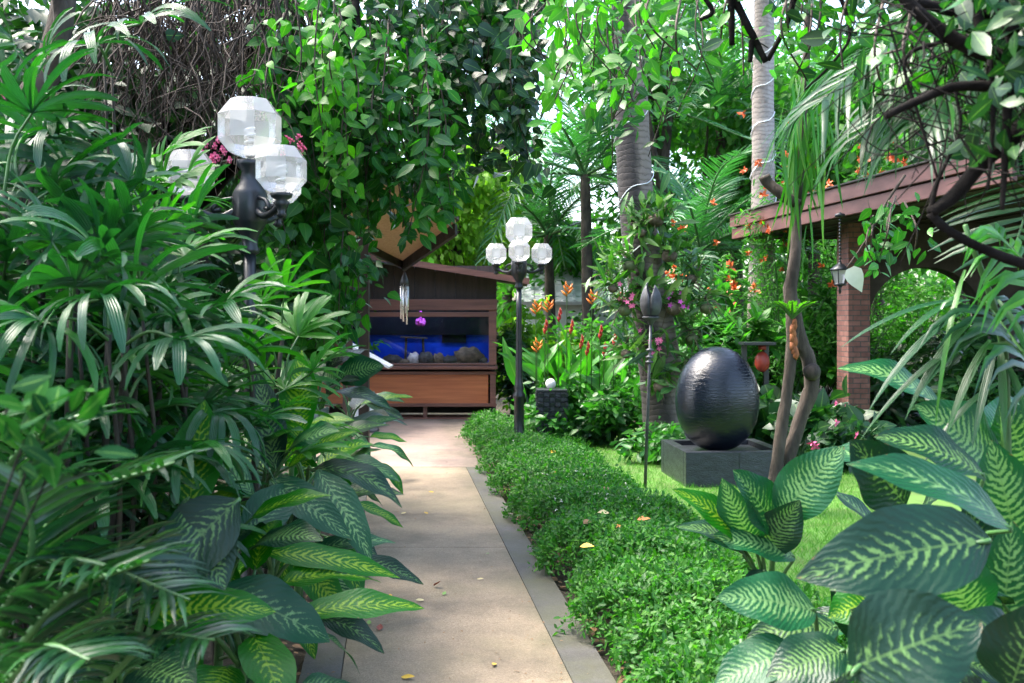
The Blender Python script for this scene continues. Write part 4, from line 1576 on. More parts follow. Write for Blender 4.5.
for i, (x, y, H, lab, nl, lf) in enumerate(DL):
    d_ = dumb_cane(x, y, H, lab, nl, lf, seed=i * 3 + 1, lean=(.06, -.03), azc=-.9 if i % 2 else None, azw=1.7)
    S_ = A((x + .05, y, H * .8))
    if i == 4:
        big_leaf(d_, P(312, 470, 4.6), P(402, 508, 4.6), .2, .32, M['dieff_dark'], nh=(.25, -.35, .9), stem=S_)
        big_leaf(d_, P(335, 462, 4.9), P(400, 482, 4.8), .15, .2, M['dieff_pale'], nh=(.1, -.3, .9), stem=S_)
    if i == 2:
        big_leaf(d_, P(262, 552, 4.0), P(400, 578, 4.1), .13, .12, M['dieff_lime'], nh=(.2, -.6, .8), stem=S_)
        big_leaf(d_, P(318, 470, 4.3), P(372, 562, 4.1), .16, .1, M['dieff_pale'], nh=(.3, -.8, .5), stem=S_)
        big_leaf(d_, P(270, 480, 4.2), P(352, 540, 4.1), .16, .12, M['dieff_pale'], nh=(.1, -.7, .6), stem=S_)
    if i == 0:
        big_leaf(d_, P(140, 618, 3.2), P(276, 612, 3.25), .19, .16, M['dieff_lime'], nh=(.05, -.6, .75), stem=S_)
        big_leaf(d_, P(215, 590, 3.5), P(330, 642, 3.5), .23, .14, M['dieff_pale'], nh=(.15, -.6, .75), stem=S_)
    if i == 1:
        big_leaf(d_, P(238, 500, 3.2), P(140, 600, 3.1), .24, .06, M['dieff_dark'], nh=(0, -.9, .5), stem=S_)
        big_leaf(d_, P(185, 500, 3.2), P(225, 590, 3.1), .22, .05, M['dieff_dark'], nh=(.2, -.9, .4), stem=S_)
        big_leaf(d_, P(188, 512, 3.4), P(205, 400, 3.6), .19, .04, M['dieff_lime'], nh=(.2, -1, .2), stem=S_)
    if i == 3:
        big_leaf(d_, P(298, 440, 4.6), P(302, 350, 4.8), .19, .04, M['dieff_lime'], nh=(-.1, -1, .2), stem=S_)
        big_leaf(d_, P(275, 470, 4.4), P(258, 372, 4.6), .17, .05, M['dieff_dark'], nh=(.2, -1, .2), stem=S_)
    if i == 7:
        big_leaf(d_, P(338, 378, 7.2), P(384, 366, 7.2), .17 * 1.6, .12, M['dieff_pale'], nh=(0, -.8, .6), stem=S_)

# ------------------------------------------------------------------ dumb canes right
def cane_thing(x, y, H, label):
    t = thing('dumb_cane', label, 'dumb cane plant', (x, y, 0), 'dumb cane plants with cream feathered leaves')
    for (dx, dy, hh) in ((0, 0, H), (.06, .05, H * .8), (-.05, .04, H * .7)):
        m = MB()
        m.tube(smooth_path([(x + dx, y + dy, -.03), (x + dx * 1.5, y + dy, hh * .5), (x + dx * 1.6, y + dy * 1.6, hh)], 8), [.018, .014, .01], 8)
        m.build('stem', M['petiole'], t)
    return t


ya = 3.55
t = cane_thing(GX(768, ya), ya, .62, 'small dumb cane with upright pale leaves in front of the twisted trunk')
S_ = A((GX(768, ya), ya, .5))
for (b, tp_, w, ar, mt, nh, tw) in [
    ((742, 545), (672, 489), .13, .2, 'dieff_lime', (-.2, -.5, .8), .2),
    ((748, 560), (676, 527), .15, .25, 'dieff_dark', (-.2, -.4, .9), 0),
    ((775, 530), (733, 470), .19, .1, 'dieff_pale', (.5, -.8, .4), 0),
    ((755, 548), (722, 478), .15, .12, 'dieff_pale', (-.5, -.9, .3), 0),
    ((795, 558), (706, 540), .15, .22, 'dieff_pale', (0, -.6, .8), 0),
    ((779, 516), (844, 446), .2, .08, 'dieff_pale', (-.2, -.9, .35), 0),
    ((762, 552), (800, 500), .16, .1, 'dieff_dark', (.2, -.8, .5), 0),
    ((765, 570), (752, 610), .12, .1, 'dieff_dark', (0, -.9, .5), 0)]:
    big_leaf(t, P(*b, ya - .05), P(*tp_, ya - .12), w, ar, M[mt], nh=nh, stem=S_, twist=tw)

yb_ = 2.55
t = cane_thing(GX(955, yb_ + .35), yb_ + .35, .95, 'big dumb cane with the largest feathered leaves at the right foreground')
S_ = A((GX(955, yb_ + .3), yb_ + .35, .7))
for (b, tp_, yo, w, ar, mt, nh, tw) in [
    ((990, 540), (796, 578), -.25, .215, .16, 'dieff_dark', (-.1, -.85, .5), .1),
    ((1012, 530), (846, 464), -.1, .15, .18, 'dieff_pale', (0, -.5, .85), .2),
    ((985, 478), (874, 437), .3, .17, .18, 'dieff_dark', (0, -.5, .8), .2),
    ((850, 668), (982, 622), -.55, .23, .2, 'dieff_dark', (-.1, -.9, .45), 0),
    ((930, 560), (830, 590), .1, .17, .1, 'dieff_dark', (-.1, -.7, .7), 0),
    ((975, 625), (935, 540), .0, .18, .06, 'dieff_pale', (-.2, -1, .2), 0),
    ((1000, 640), (1012, 520), .2, .2, .05, 'dieff_pale', (-.2, -1, .2), 0),
    ((985, 600), (968, 500), .35, .2, .06, 'dieff_dark', (0, -1, .2), 0),
    ((1020, 560), (990, 440), .45, .22, .06, 'dieff_pale', (-.2, -1, .3), 0),
    ((925, 610), (905, 520), .3, .2, .06, 'dieff_dark', (-.2, -1, .3), 0),
    ((905, 505), (850, 440), .45, .2, .1, 'dieff_dark', (-.3, -.8, .5), 0),
    ((1040, 660), (930, 640), -.1, .2, .2, 'dieff_dark', (0, -.6, .8), 0),
    ((1010, 690), (1040, 600), -.3, .19, .1, 'dieff_dark', (-.2, -.8, .6), 0),
    ((1000, 470), (915, 405), .7, .26, .12, 'dieff_pale', (-.2, -.7, .7), 0),
    ((1030, 480), (1000, 400), .8, .26, .12, 'dieff_pale', (-.2, -.9, .5), 0)]:
    big_leaf(t, P(*b, yb_ + yo), P(*tp_, yb_ + yo - .05), w, ar, M[mt], nh=nh, stem=S_, twist=tw)

yd = 2.75
t = cane_thing(GX(830, yd), yd, .4, 'low dumb cane at the bottom between the ground cover and the largest leaves')
S_ = A((GX(830, yd), yd + .1, .35))
for (b, tp_, yo, w, ar, mt, nh, tw) in [
    ((816, 612), (716, 598), 0, .17, .16, 'dieff_pale', (-.1, -.7, .7), .1),
    ((838, 628), (745, 640), .1, .14, .16, 'dieff_dark', (0, -.6, .8), 0),
    ((800, 650), (712, 690), -.1, .15, .2, 'dieff_pale', (0, -.5, .8), 0),
    ((845, 650), (765, 682), -.15, .16, .15, 'dieff_dark', (0, -.6, .8), 0),
    ((870, 640), (838, 560), .35, .17, .06, 'dieff_dark', (-.2, -1, .3), 0),
    ((900, 650), (850, 610), .2, .16, .15, 'dieff_dark', (0, -.8, .6), 0),
    ((880, 600), (828, 618), .25, .15, .15, 'dieff_lime', (0, -.7, .7), 0)]:
    big_leaf(t, P(*b, yd + yo), P(*tp_, yd + yo - .04), w, ar, M[mt], nh=nh, stem=S_, twist=tw)
dumb_cane(GX(900, 3.0), 3.0, .55, 'dumb cane half hidden behind the big right foreground leaves', 10, .28, seed=121, mats=('dieff_dark', 'dieff_pale', 'dieff_dark'))
dumb_cane(GX(1015, 2.75), 2.75, .7, 'dark dumb cane at the lower right corner', 10, .3, seed=127, mats=('dieff_dark', 'dieff_dark', 'dieff_dark'))
dumb_cane(GX(985, 3.6), 3.6, 1.0, 'tall dumb cane at the right edge behind the largest leaves', 9, .42, seed=91, mats=('dieff_dark', 'dieff_dark', 'dieff_pale'))
dumb_cane(GX(900, 4.2), 4.2, .55, 'dumb cane on the lawn edge behind the largest leaves', 8, .36, seed=95, mats=('dieff_dark', 'dieff_pale', 'dieff_dark'))

# ------------------------------------------------------------------ areca palm bottom left
t = thing('areca_palm', 'dark areca palm with feather fronds at the bottom left corner', 'areca palm', (-1.35, 2.35, 0))
for q in range(5):
    m = MB()
    m.tube(smooth_path([(-1.35 + .05 * q, 2.35 + .04 * (q % 3), -.02), (-1.32 + .05 * q, 2.34, .3), (-1.3 + .06 * q, 2.3, .55 + .06 * q)], 7), [.016, .012], 7)
    m.build('cane', M['petiole'], t)
for (p0, p1, p2, Y, ln, dr) in [
    ((0, 640), (60, 510), (175, 462), 2.3, .24, .12), ((-20, 600), (70, 560), (190, 600), 2.2, .24, .2),
    ((-10, 690), (60, 600), (150, 560), 2.1, .24, .2), ((40, 700), (95, 620), (120, 540), 2.35, .24, .2),
    ((-40, 560), (20, 450), (90, 420), 2.5, .26, .15), ((-30, 660), (30, 560), (20, 470), 2.2, .24, .2),
    ((90, 700), (150, 640), (215, 640), 2.2, .2, .25), ((-20, 720), (40, 650), (90, 660), 1.9, .2, .25)]:
    frond(t, [P(*p0, Y + .1), P(*p1, Y), P(*p2, Y - .08)], ln, 28, M['areca'], droop=dr, wid=.016, alpha=38)
# near blurred shrub at the left edge
pts = []
t = thing('shrub', 'out of focus dark leaved shrub close at the left edge', 'shrub', (-.85, 1.45, 0))
m = MB()
for q, (px, py) in enumerate([(10, 400), (50, 415), (70, 430), (25, 440)]):
    e_ = P(px, py, 1.55)
    m.tube(smooth_path([(-.95, 1.45, 0), (-.98, 1.5, .7), tuple(e_)], 8), [.004, .002], 5)
    k_ = 9
    pts.append(A(e_) + rng.normal(0, .035, (k_, 3)))
m.build('branch', M['bark_dark'], t)
pts = np.concatenate(pts)
cloud('foliage', OVAL, pts, rdir(len(pts)) + A((.3, -.2, -.3)), rdir(len(pts), 1.2), rng.uniform(.045, .075, len(pts)), M['matte_leaf'], t)


# ------------------------------------------------------------------ vines and canopy
def leafy(name, label, cat, strands, mat, size, per_m=26, tpl=HEART, spreadx=.05, stem_mat='vine_dry', group=None, face=(0, -.7, .6), hang=.6, stem_r=.006, base=None):
    """a hanging plant: stems + the leaves growing along them"""
    base = base or strands[0][0]
    t = thing(name, label, cat, tuple(base), group)
    m = MB()
    PP, DD, NN = [], [], []
    for s in strands:
        q = smooth_path(s, 16)
        m.tube(q, [stem_r, stem_r * .6], 5)
        ln = np.sum(np.linalg.norm(np.diff(q, axis=0), axis=1))
        k_ = max(3, int(ln * per_m))
        u = np.sort(rng.random(k_)) * 14.99
        i = u.astype(int)
        p = q[i] + (q[i + 1] - q[i]) * (u - i)[:, None] + rng.normal(0, spreadx, (k_, 3))
        PP.append(p)
        d = rdir(k_) * A((1, 1, .6)) + A((0, -.25, -hang))
        DD.append(d)
        NN.append(A(face) + .75 * rdir(k_))
    PP, DD, NN = np.concatenate(PP), np.concatenate(DD), np.concatenate(NN)
    m.build('stem', M[stem_mat], t)
    cloud('foliage', tpl, PP, DD, NN, rng.uniform(.65, 1.25, len(PP)) * size, M[mat], t)
    return t


def strands_px(n, xr, y0r, y1r, Yr, sway=20, seed=0, slope=0):
    r = random.Random(seed)
    out = []
    for i in range(n):
        px = r.uniform(*xr)
        y0, y1 = r.uniform(*y0r), r.uniform(*y1r)
        Y = r.uniform(*Yr)
        out.append([P(px, y0, Y), P(px + r.uniform(-sway, sway) + slope * .5, (y0 + y1) / 2, Y - r.uniform(0, .3)), P(px + r.uniform(-sway, sway) + slope, y1, Y)])
    return out


leafy('vine', 'leafy vine curtain hanging right beside the nearer lamp globes', 'vine', strands_px(26, (272, 365), (-40, 60), (150, 330), (6.4, 7.4), 18, 1), 'vine', .12, 40, spreadx=.07)
leafy('vine', 'lower part of the leafy curtain above the left dumb canes', 'vine', strands_px(24, (268, 352), (180, 260), (310, 350), (6.8, 7.9), 15, 2), 'vine', .10, 45, spreadx=.08)
leafy('vine', 'bright green vine strand nearest the dry vines', 'vine', strands_px(9, (280, 345), (-40, 30), (90, 200), (5.9, 6.3), 20, 3), 'vine_bright', .095, 30)
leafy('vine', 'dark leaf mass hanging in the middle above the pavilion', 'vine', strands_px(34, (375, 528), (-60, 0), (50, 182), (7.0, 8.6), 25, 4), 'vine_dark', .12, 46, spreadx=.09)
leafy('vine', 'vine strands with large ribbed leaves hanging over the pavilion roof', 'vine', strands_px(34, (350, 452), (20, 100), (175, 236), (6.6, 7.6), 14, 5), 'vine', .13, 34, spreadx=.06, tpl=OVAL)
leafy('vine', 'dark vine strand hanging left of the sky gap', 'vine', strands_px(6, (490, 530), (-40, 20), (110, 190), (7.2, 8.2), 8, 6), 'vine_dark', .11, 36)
leafy('vine', 'bright backlit leaf spray at the top centre', 'vine', strands_px(16, (540, 660), (-40, 10), (40, 140), (5.2, 6.6), 30, 7), 'vine_bright', .11, 24, spreadx=.06, tpl=OVAL)
leafy('vine', 'leafy twigs hanging in front of the wired palm trunk', 'vine', strands_px(16, (590, 705), (-30, 40), (90, 160), (6.2, 7.6), 30, 8), 'vine', .1, 26, spreadx=.08, tpl=OVAL)
leafy('vine', 'sparse round leaves on twigs at the top right of centre', 'vine', strands_px(10, (670, 830), (-40, 10), (40, 95), (4.2, 5.0), 30, 9), 'vine_bright', .075, 18, spreadx=.05, tpl=OVAL)

# overhanging tree that carries the canopy: limbs across the top
t = thing('overhanging_tree', 'dark limbed tree whose branch crosses the top of the photo', 'tree', (-2.6, 8.2, 0))
m = MB()
m.tube(smooth_path([(-2.7, 8.3, -.1), (-2.6, 8.2, 1.6), (-2.75, 8.1, 3.2), (-2.2, 8.0, 4.6)], 16), [.2, .16, .14, .1], 12, wob=.06)
m.build('trunk', M['bark'], t)
for pl, rd in [([(-2.6, 8.15, 2.9), P(440, 60, 7.8), P(500, 22, 7.6), P(600, -20, 7.4), P(760, -60, 7.0)], [.1, .06, .03]),
               ([(-2.7, 8.1, 3.2), P(330, -30, 7.2), P(360, 40, 6.9), P(380, 90, 6.8)], [.08, .03, .012]),
               ([(-2.3, 8.0, 4.3), P(420, -60, 7), P(560, -80, 6.2), P(680, -40, 5.5)], [.07, .05, .02])]:
    m = MB()
    m.tube(smooth_path(pl, 20), rd, 8, wob=.05)
    m.build('limb', M['bark_dark'], t)
# crown of leaves above and behind the visible strands (shades the garden)
k_ = 1700
cc = A([(-1.6, 8.2, 4.0), (-.6, 7.6, 4.5), (.5, 7.3, 4.7), (-2.6, 8.6, 3.6), (1.4, 7.0, 4.9), (-.9, 8.8, 3.6), (-1.9, 6.6, 4.4)])
ci = rng.integers(0, len(cc), k_)
pp = cc[ci] + rng.normal(0, 1, (k_, 3)) * A((.55, .6, .4))
cloud('crown', HEART, pp, rdir(k_) + A((0, 0, -.4)), rdir(k_, 1.0), rng.uniform(.09, .15, k_), M['vine_dark'], t)

# curtain of dry brown vines behind the near lamp
t = thing('dry_vine_curtain', 'curtain of bare brown dry vines hanging behind the nearer lamp', 'dry vines', (GX(210, 6.9), 6.9, 3.4))
m = MB()
for q in range(420):
    px = rng.uniform(105, 300)
    Y = rng.uniform(6.3, 7.3)
    a_ = A(P(px, rng.uniform(-40, 30), Y))
    ln = rng.uniform(.4, 1.7)
    pts = [a_]
    d = A((rng.uniform(-.5, .5), rng.uniform(-.3, .3), -1))
    for j in range(8):
        d = nrm(d + rng.normal(0, .35, 3) + A((0, 0, -.18)))
        pts.append(pts[-1] + d * ln / 8)
    m.tube(pts, [.006 * rng.uniform(.5, 1.6), .002], 4, cap=False)
m.build('vine_stems', M['vine_dry'], t)
# the dark tree whose bulk carries them
def tree(name, label, loc, H, tr, cr, cz, nleaf, lsize, mat, group='trees behind the garden', tpl=OVAL_LO, bark='bark', seed=0, ncl=16, squash=.8):
    r = np.random.default_rng(seed)
    x, y = loc
    t = thing(name, label, 'tree', (x, y, 0), group)
    m = MB()
    top = A((x + r.normal(0, .2), y + r.normal(0, .2), cz))
    m.tube(smooth_path([(x, y, -.1), (x + r.normal(0, .1), y, cz * .5), top], 10), [tr, tr * .7, tr * .35], 9, wob=.06)
    cls = []
    for i in range(ncl):
        d = nrm(r.normal(size=3)) * A((1, 1, squash))
        c = A((x, y, cz)) + d * cr * r.uniform(.35, 1.0)
        cls.append(c)
        if i < 9:
            st = A((x, y, cz * r.uniform(.45, .9)))
            m.tube(smooth_path([st, (st + c) / 2 + A((0, 0, .1 * cr)), c], 7), [tr * .35, tr * .12], 6)
    m.build('trunk', M[bark], t)
    cls = np.array(cls)
    ci = r.integers(0, ncl, nleaf)
    dd = nrm(r.normal(size=(nleaf, 3))) * (r.random((nleaf, 1)) ** .45)
    pp = cls[ci] + dd * cr * .42 * A((1, 1, .7))
    out = nrm(dd + .001)
    cloud('crown', tpl, pp, out + .7 * rdir(nleaf) + A((0, 0, -.5)), out * .5 + rdir(nleaf, .8), r.uniform(.6, 1.3, nleaf) * lsize, M[mat], t)
    return t


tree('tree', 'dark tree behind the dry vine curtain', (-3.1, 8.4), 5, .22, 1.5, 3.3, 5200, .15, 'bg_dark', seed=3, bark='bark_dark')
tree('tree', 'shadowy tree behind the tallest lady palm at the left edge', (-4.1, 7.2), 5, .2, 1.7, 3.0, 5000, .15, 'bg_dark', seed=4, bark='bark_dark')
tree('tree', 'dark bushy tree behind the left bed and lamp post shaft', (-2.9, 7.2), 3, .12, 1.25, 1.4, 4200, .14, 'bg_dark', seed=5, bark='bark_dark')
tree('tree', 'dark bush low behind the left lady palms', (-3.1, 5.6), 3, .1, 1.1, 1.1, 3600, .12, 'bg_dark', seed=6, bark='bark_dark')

# brown bare trunk at the upper left
t = thing('leaning_tree', 'brown bare leaning trunk among the lady palms at the upper left', 'tree', (-2.95, 5.9, 0))
m = MB()
m.tube(smooth_path([(-2.95, 5.9, -.05), (-2.85, 5.7, 1.4), P(25, 130, 5.5), P(52, 60, 5.5), P(70, -60, 5.6), (-2.3, 5.0, 4.3)], 22), [.13, .11, .08, .06, .05], 10, wob=.08)
m.tube(smooth_path([P(40, 90, 5.5), P(60, 40, 5.4), P(45, -40, 5.3), (-2.6, 4.2, 4.0)], 10), [.05, .03], 8, wob=.06)
m.build('trunk', M['bark'], t)
k_ = 1500  # crown out of view, added to darken the left plants below
cc = A([(-2.4, 5.0, 4.5), (-2.2, 3.6, 4.1), (-3.2, 4.2, 4.0), (-1.9, 2.4, 3.8), (-3.4, 5.6, 4.2), (-2.9, 3.0, 3.6)])
pp = cc[rng.integers(0, len(cc), k_)] + rng.normal(0, 1, (k_, 3)) * A((.5, .55, .25))
cloud('crown', OVAL, pp, rdir(k_) + A((0, 0, -.4)), rdir(k_, 1), rng.uniform(.1, .16, k_), M['vine_dark'], t)
# pink blossom bits on a shrub behind
for (px, py, Y, lab) in [(8, 108, 5.2, 'pink blossom spray at the left edge of the photo'), (215, 150, 6.0, 'pink blossom spray left below the nearer lamp globe'), (300, 150, 6.2, 'pink blossom spray right of the nearer lamp globes')]:
    c = A(P(px, py, Y))
    t = thing('blossom_spray', lab, 'blossom', tuple(c), 'pink blossom sprays by the lamp')
    m = MB()
    m.tube(smooth_path([c + A((-.25, .2, .3)), c + A((-.1, .1, .2)), c], 6), [.005, .002], 5)
    m.build('twig', M['vine_dry'], t)
    V, Fq, U = cloud_geo(OVAL_LO, rng.normal(0, .004, (9, 3)), rdir(9), rdir(9), .024)
    fme = np_mesh('flower', V, Fq, M['pink_fl'], U)
    for q in range(16):
        link('flower', fme, t, Vector(rng.normal(0, .06, 3)))


# ------------------------------------------------------------------ palm trunks with wound cable
def cable_on(par_pts, rad, turns, name, label, r_c=.006, phase=0):
    q = smooth_path(par_pts, 90)
    T = nrm(np.gradient(q, axis=0))
    pts = []
    for i in range(90):
        a = phase + turns * 2 * math.pi * i / 89
        rr = np.interp(i / 89, np.linspace(0, 1, len(rad)), rad) + r_c + .006 + .008 * math.sin(a * 1.7)
        pts.append(q[i] + A((math.cos(a) * rr, math.sin(a) * rr, .03 * math.sin(3.1 * a))))
    m = MB()
    m.tube(pts, r_c, 7)
    return tag(m.build(name, M['cable'], None, tuple(pts[0])), label, 'cable', 'white cables wound round palm trunks')


YP = 11.7
pl = [P(669, 452, YP), P(662, 380, YP), P(648, 290, YP), P(637, 210, YP), P(632, 120, YP), P(628, 20, YP), P(622, -120, YP)]
t = thing('palm_tree', 'palm with a dark and pale blotched trunk carrying the orchids', 'palm tree', tuple(pl[0]))
m = MB()
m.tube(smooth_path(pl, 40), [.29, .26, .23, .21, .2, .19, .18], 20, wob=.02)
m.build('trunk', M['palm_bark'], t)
cable_on([pl[2], pl[3], pl[4], pl[5]], [.225, .21, .2, .19], 4.2, 'cable', 'white cable wound round the blotched palm trunk above the orchids')
YP2 = 15.2
pl2 = [P(757, 470, YP2), P(760, 300, YP2), P(763, 190, YP2), P(763, 100, YP2), P(764, 30, YP2), P(764, -140, YP2)]
t2 = thing('palm_tree', 'pale grey slender palm trunk behind the orange flowers', 'palm tree', tuple(pl2[0]))
m = MB()
m.tube(smooth_path(pl2, 36), [.2, .185, .175, .165, .155, .15], 16, wob=.02)
m.build('trunk', M['palm_bark_pale'], t2)
cable_on([pl2[1], pl2[2], pl2[3], pl2[4]], [.185, .175, .165, .155], 6.5, 'cable', 'white cable wound round the pale slender palm trunk', .009)


def crown_fronds(t, top, n, length, lib, el=(70, -20), seed=0, s=1.0):
    r = random.Random(seed)
    for i in range(n):
        an = i * 2.4 + r.uniform(-.3, .3)
        e = R(el[0] + (el[1] - el[0]) * i / n)
        o = link('frond', r.choice(lib), t)
        o.location = Vector(top) - t.location
        d = Vector((math.cos(an) * math.cos(e), math.sin(an) * math.cos(e), math.sin(e)))
        o.rotation_euler = basis(d, Vector((0, 0, 1)) - d * .2).to_euler()
        o.scale = (s * length,) * 3


def frond_lib(seed, mat, nl=34, ln=.28, wid=.022, droop=.35, bend=.35, name='frond'):
    r = np.random.default_rng(seed)
    pts = smooth_path([(0, 0, 0), (0, .35, .04), (0, .7, -.05 * bend), (r.uniform(-.05, .05), 1.0, -.5 * bend)], 14)
    V, F, MI = frond_geo(pts, ln, nl, droop=droop, wid=wid, r=r, rows=3)
    V[:, :] = V
    return np_mesh(name, V, F, [mat, M['petiole']], None, MI)


BGF = [frond_lib(50 + i, M['bgpalm'], 44, .27, .014, .3 + .1 * i, .6 + .35 * i) for i in range(3)]
crown_fronds(t2, A(P(764, -140, YP2)), 14, 3.0, BGF, (60, -50), 4)
crown_fronds(t, A(P(622, -120, YP)), 14, 2.6, BGF, (60, -35), 5)

# background palms with feather fronds
for (px, py, Y, n, ln, lab, sd) in [
    (700, 250, 17.0, 16, 2.1, 'dark feathery palm between the two cable wound trunks', 1),
    (585, 175, 20.0, 14, 2.9, 'grey green palm with drooping fronds right of the sky gap', 2),
    (548, 235, 22.0, 13, 2.6, 'pale palm fronds behind the far lamp globes', 3),
    (505, 190, 24.0, 13, 3.0, 'distant palm left of the sky gap', 6),
    (720, 120, 21.0, 12, 2.6, 'tall distant palm behind the pale slender trunk', 8)]:
    top = A(P(px, py, Y))
    tt = thing('palm_tree', lab, 'palm tree', (top[0] + .1, Y, 0), 'feathery palms in the background')
    m = MB()
    m.tube(smooth_path([(top[0] + .1, Y, -.1), (top[0] + .05, Y, top[2] * .5), top], 12), [.16, .12, .1], 10, wob=.03)
    m.build('trunk', M['bark'], tt)
    crown_fronds(tt, top, n, ln, BGF, (75, -25), sd)

# ------------------------------------------------------------------ twisted trunk in front of the pavilion
yk = 8.2
t = thing('twisted_tree', 'thin twisted double trunk with an orange wound in front of the brick column', 'tree', (GX(770, yk), yk, 0))
m = MB()
m.tube(smooth_path([P(771, 516, yk), P(776, 470, yk), P(783, 420, yk), P(788, 385, yk), P(792, 345, yk), P(793, 315, yk), P(790, 290, yk), P(795, 255, yk), P(797, 200, yk + .1)], 30), [.066, .052, .046, .044, .048, .058, .052, .045, .036], 14, wob=.14)
m.build('trunk', M['bark'], t)
m = MB()
m.tube(smooth_path([P(777, 514, yk + .06), P(785, 470, yk + .07), P(800, 420, yk + .08), P(812, 385, yk + .06), P(808, 360, yk + .05), P(799, 335, yk + .03), P(794, 300, yk)], 26), [.075, .062, .055, .062, .058, .054, .046], 14, wob=.14)
m.sphere(P(812, 372, yk - .02), .07, 10, 8, 0, .05)
m.build('trunk', M['bark'], t)
m = MB()
m.tube(smooth_path([P(797, 205, yk), P(783, 195, yk), P(768, 183, yk + .05), P(764, 176, yk + .05)], 10), [.05, .045, .05], 10, wob=.05)
m.build('branch_stub', M['bark'], t)
m = MB()
for q in range(9):
    m.sphere(A(P(794, 322 + q * 4, yk - .045)) + A((rng.normal(0, .012), 0, 0)), .024, 8, 6, 0, .14, (1, .8, 1.9))
m.build('orange_wound', M['wound'], t)
t = thing('fern', 'small yellow green fern growing on the twisted trunk', 'fern', tuple(P(792, 318, yk - .1)))
for q in range(9):
    an = q * .75
    b = A(P(792, 318, yk - .08))
    d = A((math.cos(an), -.5 + .3 * math.sin(an), .9))
    frond(t, [b, b + d * .1, b + d * .18 + A((0, 0, -.03))], .05, 12, M['fernl'], droop=.15, wid=.016, rows=2)
# strappy hanging plant on top of the trunk
t = thing('strap_plant', 'long strap leaves hanging from the top of the twisted trunk', 'hanging plant', tuple(P(797, 205, yk)))
k_ = 90
for nm, kk, mt in (('leaves', 60, 'rhapis_pale'), ('dry_leaves', 22, 'fernl')):
    b = A(P(803, 120, yk)) + rng.normal(0, 1, (kk, 3)) * A((.1, .1, .3))
    d = rdir(kk) * A((.17, .2, .25)) + A((-.04, -.1, -.8))
    cloud(nm, leaf_tpl(6, .045, prof=[(0, .6), (.4, 1), (.8, .6), (1, .04)], droop=.15), b, d, rdir(kk) + A((0, -1, .3)), rng.uniform(.3, .8, kk), M[mt], t)
m = MB()
m.tube(smooth_path([P(797, 205, yk + .05), P(801, 150, yk + .05), P(806, 60, yk + .1), P(812, -60, yk)], 10), [.04, .035, .03], 8, wob=.05)
m.build('stem', M['bark'], t)

# pale dead leaf caught on a bare vine
t = thing('bare_vine', 'thin bare diagonal vine in front of the brick column', 'vine', tuple(P(905, 190, 6.0)))
m = MB()
m.tube(smooth_path([P(905, 175, 6), P(885, 205, 6), P(866, 240, 6), P(847, 268, 6)], 14), [.009, .006], 6)
m.tube(smooth_path([P(868, 200, 6), P(873, 235, 6), P(868, 262, 6)], 8), .003, 5)
m.build('stem', M['vine_dry'], t)
lf = cloud('dead_leaf', HEART, [A(P(850, 268, 5.95))], [A((.35, -.1, -.7))], [A((-.2, -1, .2))], .16, M['leaf_white'], None, tuple(P(850, 268, 5.95)))
tag(lf, 'single whitish dead leaf hanging in front of the brick column', 'leaf')
leafy('vine', 'green leafy sprig hanging beside the whitish dead leaf', 'vine', strands_px(6, (865, 915), (195, 225), (245, 290), (5.6, 6.0), 12, 21), 'vine', .09, 26, spreadx=.05, tpl=OVAL)

# ------------------------------------------------------------------ orchids on the palm trunk
OR = [(640, 225, 'orchid high on the blotched trunk, just below the cable', 0), (628, 258, 'orchid with green husk left of the trunk middle', 1),
      (668, 248, 'orchid with pale husk right of the upper trunk', 0), (690, 270, 'orchid with arching leaves reaching to the right shrubs', 0),
      (624, 302, 'pink flowered orchid left of the torch head', 2), (672, 300, 'magenta flowered orchid right of the torch head', 2),
      (652, 345, 'magenta flowered orchid below the torch head', 2), (690, 330, 'spidery orchid with bare roots above the egg', 0),
      (660, 378, 'orchid in a big round husk low on the trunk', 1), (625, 345, 'orchid low on the left of the trunk', 0),
      (690, 360, 'orchid left above the egg shoulder', 0), (645, 290, 'orchid directly behind the torch head', 1), (612, 280, 'leggy orchid farthest left on the trunk', 0), (705, 300, 'leggy orchid farthest right on the trunk', 0),
      (655, 212, 'topmost orchid with bright upright leaves', 0)]
